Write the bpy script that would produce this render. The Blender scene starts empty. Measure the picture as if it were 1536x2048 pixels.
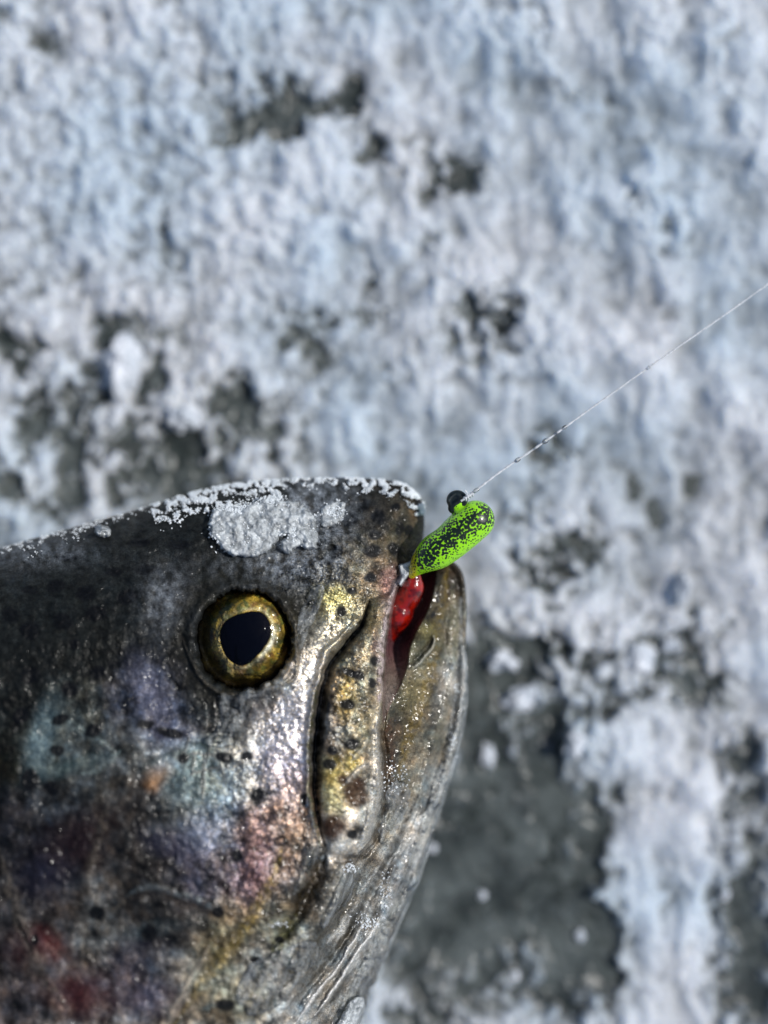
import bpy, math
import numpy as np
from mathutils import Vector

scene = bpy.context.scene
scene.unit_settings.system = 'METRIC'
scene.unit_settings.scale_length = 0.01          # one Blender unit is one centimetre
COL = scene.collection

# ------------------------------------------------------------------ camera, sky, sun, exposure
CAM_H = 18.2                                     # height of the lens above the ice, cm
K = 0.64                                         # frame width / distance
cam_data = bpy.data.cameras.new('camera')
cam = bpy.data.objects.new('camera', cam_data); COL.objects.link(cam)
cam.location = (0, 0, CAM_H); cam.rotation_euler = (0, 0, 0)
cam_data.sensor_fit = 'HORIZONTAL'; cam_data.sensor_width = 36
cam_data.lens = 36 / K
cam_data.clip_start = 0.5; cam_data.clip_end = 100000
cam_data.dof.use_dof = True
cam_data.dof.focus_distance = CAM_H - 3.05
cam_data.dof.aperture_fstop = 0.062
scene.camera = cam

SUN_EL = math.radians(50)
SUN_DIR = Vector((0.96, 0.22, 0)).normalized() * math.cos(SUN_EL) + Vector((0, 0, math.sin(SUN_EL)))
world = bpy.data.worlds.new('World'); scene.world = world; world.use_nodes = True
wn = world.node_tree.nodes; wl = world.node_tree.links
sky = wn.new('ShaderNodeTexSky'); sky.sky_type = 'NISHITA'; sky.sun_disc = False
sky.sun_elevation = SUN_EL
sky.sun_rotation = math.atan2(SUN_DIR.x, SUN_DIR.y)
bg = wn['Background']; bg.inputs['Strength'].default_value = 0.105
wl.new(sky.outputs[0], bg.inputs['Color'])
sd = bpy.data.lights.new('sun', 'SUN'); sd.energy = 4.2; sd.angle = math.radians(1.5); sd.color = (1, 0.965, 0.91)
sun = bpy.data.objects.new('sun', sd); COL.objects.link(sun)
sun.rotation_euler = SUN_DIR.to_track_quat('Z', 'Y').to_euler()
sun.location = SUN_DIR * 60
vs = scene.view_settings
vs.view_transform = 'Standard'; vs.look = 'None'; vs.gamma = 1; vs.exposure = -0.42
scene.cycles.use_denoising = True
scene.cycles.caustics_reflective = True
scene.cycles.sample_clamp_indirect = 6

# ------------------------------------------------------------------ small numeric helpers
def scl(z): return K * (CAM_H - z) / 1536.0
def at(u, v, z):
    """point of the place seen at photo position (u, v) and height z above the ice, in cm"""
    s = scl(z)
    return ((u - 768) * s, (1024 - v) * s, z)
def lin(c):
    c = np.asarray(c, float) / 255.0
    return np.where(c <= 0.04045, c / 12.92, ((c + 0.055) / 1.055) ** 2.4)
def sm(a, b, x):
    t = np.clip((x - a) / (b - a), 0, 1); return t * t * (3 - 2 * t)
_rng = np.random.RandomState(7)
_perm = np.arange(512) % 256; _rng.shuffle(_perm[:256]); _perm = np.tile(_perm[:256], 3)
_ang = _rng.rand(256) * 2 * np.pi
_gx = np.cos(_ang); _gy = np.sin(_ang)
def gn(x, y, seed=0):
    """gradient noise, about -0.7..0.7"""
    x = x + seed * 17.37; y = y - seed * 9.71
    xi = np.floor(x).astype(np.int64); yi = np.floor(y).astype(np.int64)
    xf = x - xi; yf = y - yi
    xi &= 255; yi &= 255
    ux = xf * xf * xf * (xf * (xf * 6 - 15) + 10); uy = yf * yf * yf * (yf * (yf * 6 - 15) + 10)
    def g(ix, iy, dx, dy):
        h = _perm[_perm[ix & 255] + (iy & 255)]
        return _gx[h] * dx + _gy[h] * dy
    a = g(xi, yi, xf, yf); b = g(xi + 1, yi, xf - 1, yf)
    c = g(xi, yi + 1, xf, yf - 1); d = g(xi + 1, yi + 1, xf - 1, yf - 1)
    return (a + (b - a) * ux) * (1 - uy) + (c + (d - c) * ux) * uy
def fbm(x, y, octv=4, seed=0, gain=0.5):
    s = 0; a = 1
    for i in range(octv):
        s = s + a * gn(x * 2 ** i, y * 2 ** i, seed + i * 3); a *= gain
    return s
def spline(pts, n=8, closed=False):
    P = np.array(pts, float); out = []; N = len(P)
    for i in range(N if closed else N - 1):
        if closed: p = [P[(i + k) % N] for k in (-1, 0, 1, 2)]
        else: p = [P[max(i - 1, 0)], P[i], P[i + 1], P[min(i + 2, N - 1)]]
        for j in range(n):
            t = j / n
            out.append(0.5 * (2 * p[1] + (p[2] - p[0]) * t + (2 * p[0] - 5 * p[1] + 4 * p[2] - p[3]) * t * t + (3 * p[1] - p[0] - 3 * p[2] + p[3]) * t ** 3))
    if not closed: out.append(P[-1])
    return np.array(out)
def seg_dist(U, V, poly, closed):
    """distance, nearest point and signed side to a polyline"""
    best = np.full(U.shape, 1e18); nx = np.zeros(U.shape); ny = np.zeros(U.shape); tt = np.zeros(U.shape); side = np.zeros(U.shape)
    n = len(poly); m = n if closed else n - 1
    for i in range(m):
        a = poly[i]; b = poly[(i + 1) % n]; e = b - a; L = e @ e + 1e-12
        t = np.clip(((U - a[0]) * e[0] + (V - a[1]) * e[1]) / L, 0, 1)
        px = a[0] + t * e[0]; py = a[1] + t * e[1]
        d = (U - px) ** 2 + (V - py) ** 2
        k = d < best
        best = np.where(k, d, best); nx = np.where(k, px, nx); ny = np.where(k, py, ny)
        tt = np.where(k, (i + t) / m, tt)
        side = np.where(k, e[0] * (V - a[1]) - e[1] * (U - a[0]), side)
    return np.sqrt(best), nx, ny, tt, np.sign(side)
def inside(U, V, poly):
    c = np.zeros(U.shape, bool); n = len(poly)
    for i in range(n):
        x0, y0 = poly[i]; x1, y1 = poly[(i + 1) % n]
        if y0 == y1: continue
        k = ((y0 > V) != (y1 > V)) & (U < (x1 - x0) * (V - y0) / (y1 - y0) + x0)
        c ^= k
    return c

# ------------------------------------------------------------------ mesh and object helpers
def np_mesh(name, co, quads, smooth=True):
    me = bpy.data.meshes.new(name)
    quads = np.asarray(quads, np.int32); co = np.asarray(co, np.float32)
    k = quads.shape[1]
    me.vertices.add(len(co)); me.vertices.foreach_set('co', co.ravel())
    me.loops.add(quads.size); me.loops.foreach_set('vertex_index', quads.ravel())
    me.polygons.add(len(quads)); me.polygons.foreach_set('loop_start', np.arange(len(quads), dtype=np.int32) * k)
    me.update(calc_edges=True); me.validate()
    me.polygons.foreach_set('use_smooth', np.full(len(me.polygons), smooth))
    return me
def col_attr(me, name, rgb):
    a = me.attributes.new(name, 'FLOAT_COLOR', 'POINT')
    a.data.foreach_set('color', np.concatenate([rgb, np.ones((len(rgb), 1))], 1).astype(np.float32).ravel())
def val_attr(me, name, v):
    a = me.attributes.new(name, 'FLOAT', 'POINT'); a.data.foreach_set('value', np.asarray(v, np.float32))
def add(name, me, mat, parent=None):
    o = bpy.data.objects.new(name, me); COL.objects.link(o)
    if mat: me.materials.append(mat)
    if parent: o.parent = parent
    return o
def tag(o, label=None, cat=None, group=None, kind=None):
    for k, v in (('label', label), ('category', cat), ('group', group), ('kind', kind)):
        if v: o[k] = v
    return o
def empty(name, loc):
    o = bpy.data.objects.new(name, None); COL.objects.link(o); o.location = loc; o.empty_display_size = 0.2
    return o
def recentre(o):
    """put the object's origin at its base"""
    me = o.data; n = len(me.vertices); c = np.empty(n * 3, np.float32); me.vertices.foreach_get('co', c); c = c.reshape(-1, 3)
    b = np.array([c[:, 0].mean(), c[:, 1].mean(), c[:, 2].min()], np.float32)
    me.vertices.foreach_set('co', (c - b).ravel()); me.update()
    o.location = [float(x) for x in b]
    return o

class NT:
    def __init__(s, name):
        s.m = bpy.data.materials.new(name); s.m.use_nodes = True; s.t = s.m.node_tree; s.p = s.t.nodes['Principled BSDF']
        s.co = s.n('ShaderNodeTexCoord').outputs['Object']
        s.geo = s.n('ShaderNodeNewGeometry').outputs['Position']
    def n(s, t, **kw):
        x = s.t.nodes.new(t)
        for k, v in kw.items(): setattr(x, k, v)
        return x
    def l(s, a, b): s.t.links.new(a, b)
    def noise(s, scale, detail=3, rough=0.55, vec=None, out='Fac', dist=0):
        x = s.n('ShaderNodeTexNoise'); x.inputs['Scale'].default_value = scale; x.inputs['Detail'].default_value = detail
        x.inputs['Roughness'].default_value = rough; x.inputs['Distortion'].default_value = dist
        s.l(vec or s.geo, x.inputs['Vector']); return x.outputs[out]
    def vor(s, scale, out='Color', feature='F1', vec=None):
        x = s.n('ShaderNodeTexVoronoi', feature=feature); x.inputs['Scale'].default_value = scale
        s.l(vec or s.geo, x.inputs['Vector']); return x.outputs[out]
    def ramp(s, fac, lo, hi, a=0.0, b=1.0):
        x = s.n('ShaderNodeMapRange'); s.l(fac, x.inputs['Value'])
        for k, v in (('From Min', lo), ('From Max', hi), ('To Min', a), ('To Max', b)): x.inputs[k].default_value = v
        return x.outputs[0]
    def math(s, op, a, b=None):
        x = s.n('ShaderNodeMath', operation=op)
        for i, q in enumerate((a, b)):
            if q is None: continue
            if isinstance(q, (int, float)): x.inputs[i].default_value = q
            else: s.l(q, x.inputs[i])
        return x.outputs[0]
    def vmath(s, op, a, b):
        x = s.n('ShaderNodeVectorMath', operation=op)
        for i, q in enumerate((a, b)):
            if isinstance(q, tuple): x.inputs[i].default_value = q
            elif isinstance(q, (int, float)): x.inputs['Scale'].default_value = q
            else: s.l(q, x.inputs[i])
        return x.outputs[0]
    def scale(s, v, f):
        x = s.n('ShaderNodeVectorMath', operation='SCALE'); s.l(v, x.inputs[0])
        if isinstance(f, (int, float)): x.inputs['Scale'].default_value = f
        else: s.l(f, x.inputs['Scale'])
        return x.outputs[0]
    def mix(s, fac, a, b, blend='MIX'):
        x = s.n('ShaderNodeMix', data_type='RGBA', blend_type=blend)
        if isinstance(fac, (int, float)): x.inputs[0].default_value = fac
        else: s.l(fac, x.inputs[0])
        for i, q in ((6, a), (7, b)):
            if isinstance(q, tuple): x.inputs[i].default_value = (*q, 1)[:4]
            else: s.l(q, x.inputs[i])
        return x.outputs[2]
    def attr(s, name, out='Color'):
        x = s.n('ShaderNodeAttribute', attribute_name=name); return x.outputs[out]
    def bump(s, h, dist, strength=1.0, normal=None):
        x = s.n('ShaderNodeBump'); x.inputs['Distance'].default_value = dist; x.inputs['Strength'].default_value = strength
        s.l(h, x.inputs['Height'])
        if normal: s.l(normal, x.inputs['Normal'])
        return x.outputs[0]
    def set(s, **kw):
        for k, v in kw.items():
            k = k.replace('_', ' ')
            if isinstance(v, (int, float)): s.p.inputs[k].default_value = v
            elif isinstance(v, tuple): s.p.inputs[k].default_value = (*v, 1)[:4] if len(v) == 3 else v
            else: s.l(v, s.p.inputs[k])

# ------------------------------------------------------------------ materials
def mat_skin():
    s = NT('trout_skin')
    pig = s.attr('pigment'); sheen = s.attr('sheen', 'Fac'); wet = s.attr('wet', 'Fac')
    n1 = s.noise(75, 3, 0.7); n2 = s.noise(22, 3, 0.6); cell = s.vor(62)
    f = s.math('MULTIPLY', s.ramp(n1, 0.33, 0.68, 0.25, 2.0), s.ramp(n2, 0.3, 0.7, 0.65, 1.35))
    c = s.scale(pig, f)
    gold = s.mix(s.ramp(s.noise(48, 2, 0.5, out='Color'), 0.42, 0.62), (1.25, 1.0, 0.62), (0.82, 0.95, 1.22))
    c = s.mix(s.math('MULTIPLY', sheen, 0.7), c, s.mix(1.0, c, gold, 'MULTIPLY'))
    base_n = s.n('ShaderNodeNewGeometry').outputs['Normal']
    jit = s.vmath('SUBTRACT', cell, (0.5, 0.5, 0.5))
    nn = s.n('ShaderNodeVectorMath', operation='NORMALIZE')
    s.l(s.vmath('ADD', base_n, s.scale(jit, s.ramp(sheen, 0, 1, 0.05, 0.5))), nn.inputs[0])
    b = s.bump(s.noise(30, 4, 0.65), 0.008, 0.7, nn.outputs[0])
    cb = s.bump(s.noise(5.5, 2, 0.5, dist=.8), 0.07, 0.8)
    s.set(Base_Color=c, Metallic=s.ramp(sheen, 0, 1, 0.0, 0.75), Roughness=s.ramp(sheen, 0, 1, 0.5, 0.34), Normal=b,
          Coat_Weight=s.ramp(wet, 0.3, 1, 0.15, 1.0), Coat_Roughness=0.12, Coat_Normal=cb, Coat_IOR=1.36, Specular_IOR_Level=0.12)
    return s.m
def mat_eye():
    s = NT('trout_iris')
    pig = s.attr('pigment')
    f = s.math('MULTIPLY', s.ramp(s.noise(55, 3, 0.7), 0.33, 0.68, 0.45, 1.7), s.ramp(s.noise(9, 3, 0.6), 0.33, 0.68, 0.5, 1.4))
    s.set(Base_Color=s.scale(pig, f), Metallic=0.2, Roughness=0.45, Coat_Weight=0.2, Coat_Roughness=0.1,
          Normal=s.bump(s.noise(28, 3), 0.012, 0.8), Coat_Normal=s.bump(s.noise(7, 2), 0.008, 0.5))
    return s.m
def mat_pupil():
    s = NT('trout_pupil')
    s.set(Base_Color=(0.0015, 0.002, 0.006), Roughness=0.08, Specular_IOR_Level=0.02, Coat_Weight=0.0, Coat_Roughness=0.03, Normal=s.bump(s.noise(5, 2), 0.006, 0.4))
    return s.m
def mat_ice():
    s = NT('lake_ice')
    n = s.noise(0.9, 5, 0.6, dist=0.6); n2 = s.noise(4.5, 4, 0.65)
    c = s.mix(s.ramp(n, 0.42, 0.66), (0.03, 0.038, 0.036), (0.11, 0.128, 0.126))
    c = s.mix(s.ramp(n2, 0.56, 0.72, 0, 0.55), c, (0.2, 0.23, 0.24))
    s.set(Base_Color=c, Roughness=s.ramp(n2, 0.3, 0.7, 0.15, 0.4), Normal=s.bump(n2, 0.05, 0.5), Specular_IOR_Level=0.3)
    return s.m
def mat_snow():
    s = NT('wet_snow')
    t = s.attr('cover', 'Fac')
    tint = s.mix(s.ramp(s.noise(0.28, 2), 0.4, 0.6), (0.60, 0.70, 0.80), (0.76, 0.795, 0.85))
    base = s.mix(s.ramp(s.noise(1.3, 4, .6), .4, .65), (0.052, 0.063, 0.061), (0.17, 0.195, 0.192))
    base = s.mix(s.ramp(s.vor(3.2, 'Distance'), 0.16, 0.04, 0, .45), base, (0.3, 0.34, 0.35))
    c = s.mix(s.ramp(t, 0.0, 1.0), base, tint)
    c = s.mix(1.0, c, s.mix(s.ramp(s.noise(13, 3, 0.65), 0.3, 0.7), (0.72, 0.73, 0.75), (1, 1, 1)), 'MULTIPLY')
    s.set(Base_Color=c, Roughness=s.ramp(t, 0.0, 0.5, 0.22, 0.55), Specular_IOR_Level=0.4, Normal=s.bump(s.noise(12, 4, 0.7), 0.014, 0.7))
    s.p.inputs['Subsurface Weight'].default_value = 0.9; s.p.inputs['Subsurface Radius'].default_value = (0.2, 0.24, 0.3); s.p.inputs['Subsurface Scale'].default_value = 1.1
    return s.m
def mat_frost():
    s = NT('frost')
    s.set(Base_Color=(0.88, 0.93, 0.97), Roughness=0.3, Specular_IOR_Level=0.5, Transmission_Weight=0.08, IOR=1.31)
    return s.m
def mat_flake():
    s = NT('flake_ice')
    c = s.mix(s.ramp(s.noise(5, 4, 0.6), 0.42, 0.62), (0.50, 0.54, 0.56), (0.84, 0.89, 0.93))
    s.set(Base_Color=c, Roughness=0.25, Transmission_Weight=0.3, IOR=1.31, Specular_IOR_Level=0.7,
          Normal=s.bump(s.noise(26, 4, .7), .012, .8))
    s.p.inputs['Subsurface Weight'].default_value = 0.9; s.p.inputs['Subsurface Radius'].default_value = (0.05, 0.06, 0.07); s.p.inputs['Subsurface Scale'].default_value = 1.0
    return s.m
def mat_water():
    s = NT('water')
    s.set(Base_Color=(0.97, 0.98, 0.98), Roughness=0.03, Transmission_Weight=1.0, IOR=1.33)
    return s.m
def mat_film(name='wet_film', body=.10, rough=.07, lo=0.0, ior=1.5, bs=(6, .05), streak=False):
    s = NT(name)
    if streak:
        mp = s.n('ShaderNodeMapping', vector_type='TEXTURE'); mp.inputs['Rotation'].default_value = (0, 0, math.radians(62)); mp.inputs['Scale'].default_value = (4.5, 1, 1); s.l(s.geo, mp.inputs['Vector']); s.geo = mp.outputs[0]
    out = s.t.nodes['Material Output']; s.t.nodes.remove(s.p)
    b = s.bump(s.noise(bs[0], 3, .55, dist=.5), bs[1], .8)
    tr = s.n('ShaderNodeBsdfTransparent'); tr.inputs[0].default_value = (.94, .95, .95, 1)
    gl = s.n('ShaderNodeBsdfGlossy'); gl.inputs['Roughness'].default_value = rough; s.l(b, gl.inputs['Normal'])
    df = s.n('ShaderNodeBsdfDiffuse'); df.inputs[0].default_value = (.80, .85, .88, 1) if lo else (.62, .66, .68, 1); s.l(b, df.inputs['Normal'])
    fr = s.n('ShaderNodeFresnel'); fr.inputs['IOR'].default_value = ior; s.l(b, fr.inputs['Normal'])
    m1 = s.n('ShaderNodeMixShader'); s.l(s.ramp(s.noise(9, 4, .6), .4, .68, lo, body * 2), m1.inputs[0]); s.l(tr.outputs[0], m1.inputs[1]); s.l(df.outputs[0], m1.inputs[2])
    m2 = s.n('ShaderNodeMixShader'); s.l(fr.outputs[0], m2.inputs[0]); s.l(m1.outputs[0], m2.inputs[1]); s.l(gl.outputs[0], m2.inputs[2]); s.l(m2.outputs[0], out.inputs['Surface'])
    return s.m
def mat_lure():
    s = NT('speckled_lure')
    d = s.attr('speck', 'Fac')
    v = s.vor(31, 'Distance'); w = s.noise(20, 2, 0.6)
    k = s.math('ADD', s.math('MULTIPLY', v, 1.0), s.math('MULTIPLY', w, 0.55))
    thr = s.math('SUBTRACT', k, s.ramp(d, 0, 1, 0.46, 0.95))
    f = s.ramp(thr, 0.0, 0.05)
    green = s.mix(s.attr('tail', 'Fac'), (0.33, 0.80, 0.002), (0.75, 0.62, 0.01))
    c = s.mix(f, (0.006, 0.014, 0.006), green)
    s.set(Base_Color=c, Roughness=0.35, Coat_Weight=0.6, Coat_Roughness=0.1, Normal=s.bump(f, 0.004, 0.6, s.bump(s.noise(18, 3), .012, .5)))
    s.p.inputs['Subsurface Weight'].default_value = 0.0
    return s.m
def mat_plain(name, col, rough=0.4, **kw):
    s = NT(name)
    c = s.mix(s.ramp(s.noise(24, 3), 0.35, 0.65), tuple(x * 0.7 for x in col), col)
    s.set(Base_Color=c, Roughness=rough, Normal=s.bump(s.noise(20, 3), 0.01, 0.5), **kw)
    return s.m
M_SKIN, M_EYE, M_PUPIL, M_ICE, M_SNOW = mat_skin(), mat_eye(), mat_pupil(), mat_ice(), mat_snow()
M_FROST, M_FLAKE, M_WATER, M_LURE = mat_frost(), mat_flake(), mat_film('water', .0, .07, bs=(12, .05)), mat_lure()
M_FILM = mat_film('wet_film', .16, .14, bs=(7, .06), streak=True); M_CORNEA = mat_film('cornea', .0, .08, ior=1.3, bs=(4, .03)); M_FLAKE = mat_film('flake_ice', .44, .12, .34, 1.4, (16, .03))

def axis_grid(lo, hi, step, far_lo, far_hi, g=1.12):
    """uniform spacing from lo to hi, then growing steps out to far_lo and far_hi"""
    mid = list(np.arange(lo, hi + step * 0.5, step)); a = []; b = []
    x, d = lo, step
    while x > far_lo: d *= g; x -= d; a.append(x)
    x, d = mid[-1], step
    while x < far_hi: d *= g; x += d; b.append(x)
    return np.array(a[::-1] + mid + b)
def grid_quads(ny, nx, keep=None):
    i = np.arange((ny - 1) * nx).reshape(ny - 1, nx)[:, :-1].ravel()
    q = np.stack([i, i + nx, i + nx + 1, i + 1], 1)
    if keep is not None: q = q[keep.ravel()]
    return q

# ------------------------------------------------------------------ the lake ice and the wet snow on it
PXG = 1536 / (K * (CAM_H - 0.2))        # photo px per cm on the ground
gx = axis_grid(-6.6, 6.6, 0.027, -30000, 30000, 1.16); gy = axis_grid(-8.6, 8.6, 0.027, -30000, 30000, 1.16)
X, Y = np.meshgrid(gx, gy)
U = X * PXG + 768; V = 1024 - Y * PXG
Uw = U + 46 * fbm(X * 1.5, Y * 1.5, 4, 5, .6); Vw = V + 46 * fbm(X * 1.5, Y * 1.5, 4, 8, .6)
cov = np.full(X.shape, 0.95)
# bare or thinly covered places: centre, half axes, turn, how much snow is missing
BARE = [(470, 800, 60, 40, 0, .5), (620, 790, 40, 30, 0, .3), (150, 790, 60, 40, 0, .45), (180, 740, 50, 30, 20, .4), (500, 260, 75, 48, -20, .8), (575, 205, 70, 55, 20, .9), (695, 200, 45, 50, 10, 1.0), (745, 300, 32, 32, 0, .85), (620, 225, 60, 30, -40, .4),
        (870, 330, 80, 62, 10, .75), (930, 370, 45, 40, 0, .45), (20, 20, 30, 25, 0, .6), (90, 90, 80, 40, 0, .3), (325, 450, 22, 45, 0, .6), (300, 350, 40, 25, 0, .3),
        (210, 660, 45, 50, 30, .9), (25, 700, 45, 45, 0, .9), (10, 560, 30, 40, 0, .5), (605, 665, 62, 55, 0, .8), (740, 640, 50, 30, 0, .5), (975, 660, 75, 85, 15, .75), (990, 620, 60, 40, 0, .35),
        (300, 730, 45, 70, 0, .6), (1290, 400, 30, 50, -25, .6), (1340, 470, 70, 45, 40, .3), (1150, 190, 30, 45, 0, .3), (1070, 60, 50, 40, 0, .28), (1450, 80, 30, 60, -20, .3), (1250, 60, 40, 40, 0, .2),
        (745, 550, 26, 40, 0, .4), (850, 480, 40, 40, 0, .3), (1100, 900, 45, 50, 0, .6), (1000, 890, 30, 25, 0, .4),
        (200, 880, 150, 90, 0, .55), (60, 830, 80, 80, 0, .55), (400, 890, 130, 80, 0, .55), (540, 860, 80, 70, 0, .55), (120, 1000, 170, 60, 0, .55), (350, 960, 120, 60, 0, .55), (20, 950, 50, 70, 0, .45), (440, 780, 80, 45, 0, .4),
        (1110, 1110, 95, 85, 15, .85), (1180, 1080, 40, 60, 30, .3), (1060, 1180, 60, 60, 0, .3), (990, 1260, 60, 60, 0, .45), (1270, 1190, 50, 60, 0, .25),
        (1060, 1330, 90, 60, 0, .62), (1200, 1300, 100, 60, 0, .5), (1340, 1330, 90, 90, 10, .55), (960, 1400, 60, 120, 0, .75), (1150, 1420, 110, 55, 0, .5), (1410, 1250, 60, 50, 0, .35), (1240, 1400, 40, 40, 0, .35), (1440, 1390, 60, 60, 0, .45),
        (1000, 1640, 190, 260, 8, .68), (880, 1900, 190, 260, 0, .68), (1130, 1560, 70, 120, 0, .35), (1130, 1790, 90, 190, 0, .68), (1170, 1960, 90, 140, 0, .6), (1190, 1720, 45, 130, 0, .42), (1215, 1930, 40, 70, 0, .45), (1240, 1590, 22, 40, 0, .4), (1330, 1790, 16, 50, 0, .3), (1280, 1600, 40, 60, 0, .5), (1300, 1720, 30, 60, 0, .3),
        (1500, 1700, 60, 230, 4, .72), (1500, 1960, 75, 170, 0, .72), (1480, 1500, 60, 50, 0, .45), (1240, 1870, 50, 80, 0, .4), (1380, 1480, 30, 50, 0, .2), (1100, 1280, 50, 40, 0, .3),
        (1330, 620, 30, 25, 0, .25), (1060, 1010, 40, 40, 0, .25), (700, 1500, 300, 500, 0, .4), (1280, 980, 20, 18, 0, .5), (1350, 1040, 22, 18, 0, .4), (1210, 980, 30, 20, 0, .3)]
for (cx, cy, rx, ry, an, s) in BARE:
    a = math.radians(an); dx = Uw - cx; dy = Vw - cy
    p = (dx * math.cos(a) + dy * math.sin(a)) / rx; q = (-dx * math.sin(a) + dy * math.cos(a)) / ry
    cov = cov - s * (1.15 if cy < 700 else 1.3 if cy < 1080 and cx < 600 else 1.4 if 1190 < cy < 1500 and cx > 950 else 1.1) * (1 - sm(0.2, 1.5, np.sqrt(p * p + q * q)))
cov = cov + 0.30 * fbm(X * 0.55, Y * 0.45, 3, 71) * (cov > .5)
cov = np.maximum(cov, -0.12)
# places where the snow is thick: centre, half axes, turn, amount
THICK = [(90, 930, 40, 70, 0, .35), (20, 880, 30, 40, 0, .3), (300, 900, 26, 40, 0, .35), (440, 930, 30, 30, 0, .3), (190, 960, 26, 26, 0, .3), (520, 920, 24, 30, 0, .3), (30, 1010, 40, 24, 0, .3), (1270, 1480, 45, 70, 10, .3), (1300, 1600, 40, 160, 4, .45), (1400, 1560, 30, 120, 8, .4), (1290, 1830, 38, 170, 0, .45), (1400, 1850, 26, 190, 2, .5), (1220, 1530, 30, 50, 0, .35), (1240, 1780, 40, 100, 0, .3), (1350, 1640, 60, 50, 0, .5), (1150, 1640, 25, 110, 0, .28), (1170, 1480, 35, 50, 0, .4), (1380, 1720, 40, 50, 0, .35), (1250, 1700, 50, 30, 20, .35),
         (340, 830, 50, 35, 0, .3), (110, 870, 26, 110, 8, .35), (240, 750, 40, 60, 0, .4), (700, 900, 120, 70, 0, .2), (1490, 1330, 60, 90, 0, .3), (1360, 1180, 35, 60, 0, .3), (620, 560, 60, 60, 0, .15), (600, 400, 120, 70, -30, .2), (1000, 1210, 45, 70, -40, .3)]
for (cx, cy, rx, ry, an, s) in THICK:
    a = math.radians(an); dx = Uw - cx; dy = Vw - cy
    p = (dx * math.cos(a) + dy * math.sin(a)) / rx; q = (-dx * math.sin(a) + dy * math.cos(a)) / ry
    cov = cov + s * (1 - sm(0.3, 1.3, np.sqrt(p * p + q * q)))
def worley(x, y, seed):
    """nearest jittered cell: distance and that cell's random value"""
    xi = np.floor(x).astype(np.int64); yi = np.floor(y).astype(np.int64)
    best = np.full(x.shape, 9.0); rv = np.zeros(x.shape)
    for a in (-1, 0, 1):
        for b in (-1, 0, 1):
            cx = xi + a; cy = yi + b
            h = _perm[_perm[(cx + seed * 7) & 255] + ((cy + seed * 13) & 255)]; h2 = _perm[h + 91]; h3 = _perm[h2 + 37]
            d = (cx + h / 256.0 - x) ** 2 + (cy + h2 / 256.0 - y) ** 2
            k = d < best; best = np.where(k, d, best); rv = np.where(k, h3 / 256.0, rv)
    return np.sqrt(best), rv
wx = X + 0.10 * fbm(X * 2.3, Y * 2.3, 3, 101); wy = Y + 0.10 * fbm(X * 2.3, Y * 2.3, 3, 105)
n_big = fbm(wx * 0.55 + .2 * wy, wy * 0.42, 3, 1); n_lo = fbm(wx * 1.7, wy * 1.25, 3, 2); n_mid = fbm(wx * 4.0, wy * 3.4, 4, 11, 0.58)
calm = 1 - 0.7 * sm(.35, -.1, cov) * sm(1350, 1500, V)
fine_zone = 0.15 + 0.85 * np.clip(sm(2.5, -4.5, X) * sm(-3, 4, Y) + sm(.9, .5, cov) + .6 * sm(0, .3, n_big), 0, 1)
near = np.exp(-(np.maximum(np.abs(X) - 9, 0) + np.maximum(np.abs(Y) - 11, 0)) / 6)
c2 = cov + (0.40 * n_big + 0.36 * n_lo + 0.42 * n_mid * (.35 + .65 * fine_zone)) * near * calm
hg = np.zeros(X.shape); cg = np.zeros(X.shape); inview = (np.abs(X) < 8) & (np.abs(Y) < 10)
for fr, hh, cc_, sd_ in ((3.6, .065, .27, 1), (7.5, .036, .25, 2), (15, .016, .18, 3)):
    d_, rv = np.full(X.shape, .5), np.full(X.shape, .5)
    d_[inview], rv[inview] = worley(wx[inview] * fr, wy[inview] * fr * .85, sd_)
    pres = sm(.05, .45, c2 + .75 * (rv - .55)); g_ = np.sqrt(np.clip(1 - (d_ / .72) ** 2, 0, 1))
    hg += hh * g_ * pres * (0.4 + .9 * rv) * fine_zone; cg += cc_ * (1 + .9 * sm(.85, .5, cov) * sm(1500, 1350, V)) * (g_ * pres * (.5 + rv) - .42) * (.35 + .65 * fine_zone)
hg *= near * calm; cg *= near * calm
Z = 0.02 + 0.15 * np.clip(c2 + 0.02, -0.6, 1.3) + (0.17 * n_big + 0.08 * n_lo + 0.035 * n_mid * fine_zone) * near * sm(-.1, .5, c2) + hg * sm(-.3, .1, c2 + cg)
cover = sm(-0.25, 1.5, c2 + cg * 1.15) ** 1.25
ny, nx = X.shape
me = np_mesh('snow', np.stack([X, Y, Z], -1).reshape(-1, 3), grid_quads(ny, nx)[:, ::-1])
val_attr(me, 'cover', cover.ravel())
snow = tag(add('snow', me, M_SNOW), 'crusty patchy wet snow lying on the dark lake ice', 'snow', kind='structure')
iz = 0.02 * fbm(X * 0.8, Y * 0.8, 2, 41) * near
me = np_mesh('ice', np.stack([X, Y, iz], -1)[::6, ::6].reshape(-1, 3), grid_quads(*X[::6, ::6].shape)[:, ::-1])
tag(add('ice', me, M_ICE), 'dark grey green lake ice showing between the snow', 'ice', kind='structure')
def ground_z(x, y):
    i = np.clip(np.searchsorted(gx, x), 0, nx - 1); j = np.clip(np.searchsorted(gy, y), 0, ny - 1)
    return max(float(Z[j, i]), 0.0)

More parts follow.
